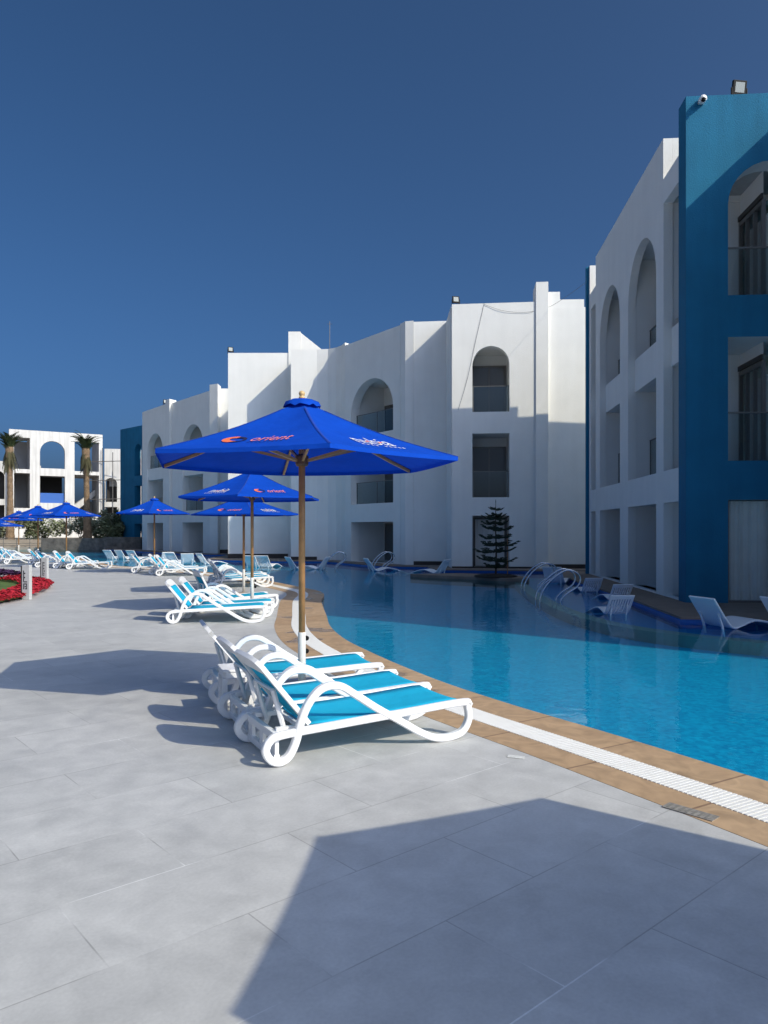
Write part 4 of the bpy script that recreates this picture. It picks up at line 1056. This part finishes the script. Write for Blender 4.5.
# flower bed at the left
M_red = mat('red_petals', (.42, .010, .025), .7, noise=.3, nscale=9)
M_purple = mat('purple_leaves', (.045, .012, .06), .8, noise=.4, nscale=9)
M_lawn = mat('lawn_grass', (.085, .15, .03), .9, noise=.4, nscale=3)
def leafcloud(name, m, pts, parent=None, size=.05, rnd=None):
    rnd = rnd or random.Random(1); V, Fc = [], []
    for p in pts:
        s = size*rnd.uniform(.6, 1.3); a = rnd.uniform(0, 6.28); tl = rnd.uniform(-1.1, 1.1)
        x = Vector((cos(a), sin(a), tl*.6)).normalized(); y = Vector((-sin(a)*.8, cos(a)*.8, rnd.uniform(-.8, .8))).normalized(); b = len(V)
        for q in (-x*s, y*s*.45, x*s, -y*s*.45): V.append((p[0]+q.x, p[1]+q.y, p[2]+q.z))
        Fc.append((b, b+1, b+2, b+3))
    me = bpy.data.meshes.new(name); me.from_pydata(V, [], Fc); me.update(); return link(name, me, m, parent)
bed_edge = [G(-70, 613), G(-20, 610), G(0, 605.5), G(20, 601.5), G(36, 597), G(49, 590.5), G(53, 586.5), G(46, 583), G(30, 581), G(10, 577.5), G(-30, 573), G(-120, 571)]
bed_edge = [Vector((p.x, p.y, 0)) for p in bed_edge]
ctr = Vector((-12.2, 20.2, 0))
def scaled(poly, d):
    out = []
    n = len(poly)
    for i, p in enumerate(poly):
        t = (poly[(i+1) % n] - poly[i-1]).normalized(); nn = Vector((-t.y, t.x, 0)); out.append(p + nn*d)
    return out
E1 = catmull(bed_edge, 5, closed=True)
n_ = len(E1); sgn = 1
area = sum(E1[i].x*E1[(i+1) % n_].y - E1[(i+1) % n_].x*E1[i].y for i in range(n_)); sgn = 1 if area > 0 else -1
bm = nb(); flat(bm, scaled(E1, -sgn*-.45) if False else [p + (ctr-p).normalized()*.3 for p in E1], .03); o = raw('lawn', bm, M_lawn); struct(o)
rnd = random.Random(3); red, pur = [], []
def inside(p, poly):
    c = False; n = len(poly)
    for i in range(n):
        a, b = poly[i], poly[i-1]
        if (a.y > p[1]) != (b.y > p[1]) and p[0] < (b.x-a.x)*(p[1]-a.y)/(b.y-a.y)+a.x: c = not c
    return c
def dist_edge(p, poly):
    best = (9e9, 0); P = Vector((p[0], p[1], 0))
    for i in range(len(poly)):
        a, b = poly[i-1], poly[i]; ab = b-a; t = max(0, min(1, (P-a).dot(ab)/max(1e-9, ab.length_squared))); d = (P-(a+ab*t)).length
        if d < best[0]: best = (d, i)
    return best
xs0, xs1 = min(p.x for p in E1), max(p.x for p in E1); ys0, ys1 = min(p.y for p in E1), max(p.y for p in E1)
for _ in range(52000):
    x, y = rnd.uniform(max(xs0, -14), xs1), rnd.uniform(ys0, ys1)
    if not inside((x, y), E1): continue
    d, i = dist_edge((x, y), E1)
    near = i/len(E1) < .70
    if near and d < .85:
        red.append((x, y, .04 + .15*sqrt(max(0, 1-((d-.42)/.6)**2))*rnd.uniform(.55, 1.05)))
    elif not near and d < 1.5: pur.append((x, y, .06 + .26*sqrt(max(0, 1-((d-.7)/.9)**2))*rnd.uniform(.5, 1.05)))
o = leafcloud('red_flowers', M_red, red, size=.06, rnd=rnd); struct(o, 'stuff')
o = leafcloud('purple_foliage', M_purple, pur, size=.08, rnd=rnd); struct(o, 'stuff')
M_sign = mat('grey_white_sign', (.50, .51, .51), .5, noise=.05); M_ink = mat('dark_ink', (.04, .04, .045), .7)
def sign_post(px, py, w, h, label, heading, marks):
    p = G(px, py); root = thing('sign_post', (p.x, p.y, 0), label, 'sign', R(heading), 'slim sign pillars by the flower bed')
    bm = nb(); box(bm, (-w/2, -.05, 0), (w/2, .05, h)); obj('panel', bm, M_sign, root, bevel=.006)
    bm = nb(); box(bm, (-w/2-.035, -.045, 0), (-w/2-.002, .045, h-.02)); obj('side_profile', bm, M_frame, root)
    bm = nb(); rr = random.Random(px)
    for (x0, x1, z0, z1) in marks: box(bm, (x0*w, -.053, z0*h), (x1*w, -.0512, z1*h))
    obj('lettering', bm, M_ink, root)
mk1 = [(-.32, -.20, .52, .84), (-.20, -.02, .74, .78), (-.20, -.05, .62, .66), (-.28, .22, .50, .53), (-.30, -.16, .30, .47), (-.05, .22, .30, .33), (.10, .22, .33, .47), (-.16, .10, .44, .47), (-.10, .05, .36, .40)]
mk2 = [(-.25, -.12, .30, .84), (-.1, .12, .78, .82), (-.1, .12, .68, .71), (-.1, .08, .56, .60), (.02, .12, .44, .52), (-.1, .12, .36, .39), (-.1, .05, .30, .32)]
sign_post(27, 599.5, .20, .82, 'nearer slim grey sign pillar with dark vertical lettering in the red flowers', -12, mk1)
sign_post(45, 583.5, .20, .80, 'farther slim grey sign pillar with dark edge behind the red flowers', -12, mk2)

# ------------------------------------------------------------------ far end: steps, stone wall, planting, palms, unfinished white building
M_stone = mat('rubble_stone', (.13, .115, .10), .9, noise=.5, nscale=2.5, bump=.8, bscale=6)
M_step = mat('pale_step_stone', (.36, .31, .25), .85, noise=.15, nscale=2)
st = thing('stone_steps', (-26, 66, 0), 'broad pale stone steps beyond the far end of the pool', 'steps')
for i in range(5):
    bm = nb(); box(bm, (-36, 64.0+.45*i, -.3), (-23.8-.0, 64.0+.45*(i+1) + (1.0 if i == 4 else 0), .16*(i+1))); o = obj('step', bm, M_step, st); 
rel(st)
bm = nb(); box(bm, (-23.7, 62.6, -.4), (-20.6, 63.2, 1.05)); box(bm, (-29.3, 63.21, -.4), (-23.7, 63.7, .95)); tag(obj('stone_wall', bm, M_stone), 'low dark rubble stone wall below the right palm', 'wall')
bm = nb(); box(bm, (-60, 66.5, -.5), (-20, 120, .8)); o = obj('upper_terrace', bm, M_ground); struct(o)
rl = thing('stair_railing', (-27, 63.9, 0), 'thin metal railing in front of the stone steps', 'railing')
bm = nb(); tube(bm, [(-34, 63.9, .95), (-29.4, 63.9, .95)], .025, 6); tube(bm, [(-34, 63.9, .5), (-29.4, 63.9, .5)], .02, 6); obj('rail', bm, M_alu, rl)
for i in range(5):
    bm = nb(); x = -34+1.14*i; tube(bm, [(x, 63.9, -.1), (x, 63.9, .95)], .025, 6); obj('post', bm, M_alu, rl)
rel(rl)
# planting
def bush(x, y, z, rx, ry, rz, n, m, label, size=.14, seed=0):
    rnd = random.Random(seed); root = thing('shrub', (x, y, z), label, 'shrub', group='shrubs beyond the far steps'); pts = []
    cl = [(rnd.uniform(-.75, .75)*rx, rnd.uniform(-.6, .6)*ry, rnd.uniform(.15, .8)*rz, rnd.uniform(.28, .5)) for _ in range(9)]
    for _ in range(n):
        c = rnd.choice(cl); d = Vector((rnd.gauss(0, 1), rnd.gauss(0, 1), rnd.gauss(0, 1))).normalized()*c[3]*rnd.uniform(.6, 1)
        pts.append((c[0]+d.x*rx*.8, c[1]+d.y*ry*.8, max(.05, c[2]+d.z*rz*.8)))
    leafcloud('foliage', m, pts, root, size, rnd)
    bm = nb()
    for c in cl[:5]: tube(bm, [(0, 0, 0), (c[0]*.5, c[1]*.5, c[2]*.5), (c[0], c[1], c[2])], [.04, .03, .012], 5)
    obj('stems', bm, M_bark, root)
M_leaf1 = mat('shrub_leaf', (.24, .27, .15), .7, noise=.35, nscale=2); M_leaf2 = mat('pale_shrub_leaf', (.38, .40, .28), .7, noise=.3, nscale=2); M_leaf3 = mat('dark_shrub_leaf', (.09, .12, .06), .7, noise=.35, nscale=2)
bl = ['pale green shrub left of the left palm', 'wide grey green shrub between the palms, left part', 'grey green shrub between the palms, right part', 'pale shrub right beside the right palm', 'dark bushy shrub right of the right palm', 'dark low shrub against the blue slab']
spec = [(-37, 68.5, 2.2, 1.5, 1.9, M_leaf2), (-31.5, 69, 3.0, 1.6, 2.3, M_leaf1), (-28.8, 70, 2.0, 1.5, 2.6, M_leaf2), (-25.6, 69.5, 1.6, 1.4, 2.6, M_leaf2), (-23.6, 68.4, 1.4, 1.3, 2.6, M_leaf3), (-24.6, 67.6, 1.6, 1.2, 1.6, M_leaf1)]
for i, ((x, y, rx, ry, rz, m), lab) in enumerate(zip(spec, bl)): bush(x, y, .78, rx, ry, rz, 2600, m, lab, .17, i)
# palms with bound-up crowns
M_ptrunk = mat('palm_trunk', (.24, .16, .095), .95, noise=.4, nscale=5, bump=1, bscale=12)
M_frond = mat('palm_frond', (.055, .075, .022), .7, noise=.3, nscale=2)
M_deadfrond = mat('dry_frond', (.075, .07, .032), .9, noise=.3, nscale=2)
def palm(x, y, z, h, label, seed):
    rnd = random.Random(seed); root = thing('palm_tree', (x, y, z), label, 'palm tree')
    bm = nb(); n = 26; pts = []; rr = []
    for i in range(n+1):
        t = i/n; pts.append((.10*sin(t*2+seed), .05*t, h*t)); rr.append((.38-.15*min(1, t*2.2)) * (1+.10*(i % 2)) + (.10 if t > .86 else 0))
    tube(bm, pts, rr, 10); obj('trunk', bm, M_ptrunk, root)
    for nm, m, cnt, up in (('crown', M_frond, 44, 1), ('dry_fronds', M_deadfrond, 46, 0)):
        bm = nb()
        for k in range(cnt):
            a = rnd.uniform(0, 2*pi); L = rnd.uniform(1.2, 2.1); d = Vector((cos(a), sin(a), 0)); s = Vector((-sin(a), cos(a), 0)); e = rnd.uniform(1.15, 1.55) if up else rnd.uniform(-1.55, -1.2)
            p = Vector(pts[-1]) + Vector((0, 0, rnd.uniform(-.6, 0))) + (d*.2 if not up else d*.05); prev = None; m_ = 9
            for i in range(m_+1):
                t = i/m_; el = e - t*t*(1.25 if up else .1); dirv = d*cos(el) + Vector((0, 0, 1))*sin(el)
                if i: p = p + dirv*L/m_
                if prev is not None and i > 1:
                    for sg in (-1, 1):
                        for q in range(3):
                            b = prev.lerp(p, q/3); l2 = (.5 if up else .34)*(1-abs(t-.45)*1.1)*rnd.uniform(.8, 1.1); tip = b + (s*sg*.75 + dirv*.75 + Vector((0, 0, -.25)))*l2; w = dirv*.035
                            bm.faces.new([bm.verts.new(v_) for v_ in (b-w, b+w, tip)])
                if prev is not None:
                    bm.faces.new([bm.verts.new(v_) for v_ in (prev-s*.03, prev+s*.03, p+s*.02, p-s*.02)])
                prev = p.copy()
        raw(nm, bm, m, root)
palm(-33.9, 66.9, .75, 8.4, 'palm with a shaggy bound crown left of the big white arch', 1)
palm(-26.9, 66.9, .75, 8.3, 'palm with a shaggy bound crown right of the big white arch', 2)
# unfinished white building
ub = thing('unfinished_building', (-38, 84, .8), 'white open frame building with a large arch showing sky, behind the palms', 'building')
M_white2 = mat('bright_render', (.74, .72, .69), .85, noise=.12, nscale=.5, streak=.22)
M_grey2 = mat('shaded_plaster', (.42, .41, .40), .9, noise=.12, nscale=.8)  # inner walls: their shade is put into this grey base colour
ua_, ub_ = (-41.3, 81.5), (-32.9, 86.5)
def up(px): return fx(px, ua_, ub_)
kz = lambda px, py: EYE + (HZ-py)/F * (ua_[1] + (ub_[1]-ua_[1]) * up(px)/seglen(ua_, ub_))
LU = seglen(ua_, ub_)
wallobj('wall', ua_, ub_, .3, kz(50, 431.5), .5,
    [(up(14), up(30), kz(22, 508), kz(22, 473), False), (up(14), up(30), kz(22, 469), kz(22, 437.5), False),
     (up(40), up(65), kz(52, 503), kz(52, 476), False), (up(40), up(65), kz(52, 468.5), kz(52, 441), True),
     (up(74.5), up(99), kz(87, 515), kz(87, 475), False), (up(74.5), up(99), kz(87, 471.5), kz(87, 442), False)], M_white2, ub)
Mu, _ = facade_frame(ua_, ub_)
bm = nb(); box(bm, (up(10), 4.0, .3), (up(33), 4.3, kz(22, 438)), Mu); obj('back_wall', bm, M_grey2, ub)
bm = nb(); box(bm, (up(30), .52, .3), (up(31.2), 3.98, kz(22, 438)), Mu); obj('side_wall', bm, M_grey2, ub)
bm = nb(); box(bm, (up(8), .52, kz(22, 437)), (up(33), 3.9, kz(22, 434)), Mu); obj('roof_slab', bm, M_grey2, ub); bm = nb(); box(bm, (up(8), .52, kz(22, 472.6)), (up(33), 3.9, kz(22, 469.4)), Mu); obj('floor_slab', bm, M_grey2, ub)
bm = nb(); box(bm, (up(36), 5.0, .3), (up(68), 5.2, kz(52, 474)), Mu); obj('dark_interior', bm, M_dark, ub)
bm = nb(); box(bm, (up(36), .52, kz(52, 474.5)), (up(100), 5.4, kz(52, 471.5)), Mu); obj('floor_slab', bm, M_grey2, ub)
bm = nb(); box(bm, (up(40.5), .3, kz(52, 503)), (up(64.5), .34, kz(52, 493)), Mu); obj('balustrade', bm, mat('blue_balustrade', (.03, .12, .42), .6), ub)
# stair flight seen through the right opening
bm = nb(); v_ = [Mu @ Vector(q) for q in ((up(74), 2.2, kz(87, 507)), (up(99), 2.2, kz(87, 488)), (up(99), 2.2, kz(87, 494)), (up(74), 2.2, kz(87, 515)))]
w_ = [Mu @ (Mu.inverted() @ q + Vector((0, 1.4, 0))) for q in v_]
va = [bm.verts.new(q) for q in v_]; vb = [bm.verts.new(q) for q in w_]
bm.faces.new(va); bm.faces.new(vb[::-1])
for i in range(4): bm.faces.new((va[i], va[(i+1) % 4], vb[(i+1) % 4], vb[i]))
obj('stair_flight', bm, M_white2, ub)
bm = nb(); box(bm, (up(77), 4.6, .3), (up(100), 4.8, kz(87, 500)), Mu); obj('back_wall', bm, M_grey2, ub)
bm = nb(); box(bm, (up(98.5), .52, .3), (up(99.5), 4.5, kz(87, 441)), Mu); obj('side_wall', bm, M_grey2, ub)
bm = nb(); box(bm, (up(40), 6, kz(52, 470)), (up(44), 6.4, kz(52, 455)), Mu); box(bm, (up(44.01), 6, kz(52, 470)), (up(47), 6.4, kz(52, 462)), Mu); obj('parapet', bm, M_white2, ub)
bm = nb(); box(bm, (up(9), 8, kz(20, 436)), (up(33), 8.3, kz(20, 431)), Mu) if False else None
bm.free()
# right lower block
ra, rb_ = (-33.0, 87.5), (-29.0, 88.2)
fr2 = lambda px: fx(px, ra, rb_)
kz2 = lambda py: EYE + (HZ-py)/F*87.8
wallobj('wall', ra, rb_, .3, kz2(449), .5, [(fr2(104.5), fr2(117), .8, kz2(507), False), (fr2(104.5), fr2(117), kz2(502), kz2(478), True)], M_white2, ub)
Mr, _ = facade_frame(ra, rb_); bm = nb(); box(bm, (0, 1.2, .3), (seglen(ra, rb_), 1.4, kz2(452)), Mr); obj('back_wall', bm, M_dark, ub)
bm = nb(); box(bm, (.3, 1.0, kz2(486)), (3.2, 1.15, kz2(474)), Mr); obj('back_wall', bm, M_grey2, ub)
# left lower block
la_, lb_ = (-47.5, 81.0), (-41.4, 82.2)
fl2 = lambda px: fx(px, la_, lb_); kz3 = lambda py: EYE + (HZ-py)/F*82
wallobj('wall', la_, lb_, .3, kz3(461), .5, [(fl2(-8), fl2(4.5), kz3(499), kz3(471), True), (fl2(-8), fl2(4.5), .8, kz3(505), False)], M_white2, ub)
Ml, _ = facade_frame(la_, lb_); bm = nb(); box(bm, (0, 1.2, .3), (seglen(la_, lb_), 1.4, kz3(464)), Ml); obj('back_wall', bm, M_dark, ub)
rel(ub)
# bamboo-thin scaffold in front of the lower block
sf = thing('scaffold', (-31.5, 86, .8), 'thin pole scaffold against the lower white block right of the frame building', 'scaffold')
for i, x in enumerate((-32.8, -31.6, -30.4)):
    bm = nb(); tube(bm, [(x, 86.2, .8), (x, 86.2, 11.2-.5*i)], .05, 5); obj('pole', bm, M_alu, sf)
for z in (3, 5.2, 7.4, 9.6):
    bm = nb(); tube(bm, [(-34.4, 86.15, z), (-29.8, 86.15, z+.1)], .045, 5); obj('ledger', bm, M_alu, sf)
rel(sf)
for o in COL.objects:
    if '_rel' in o: del o['_rel']
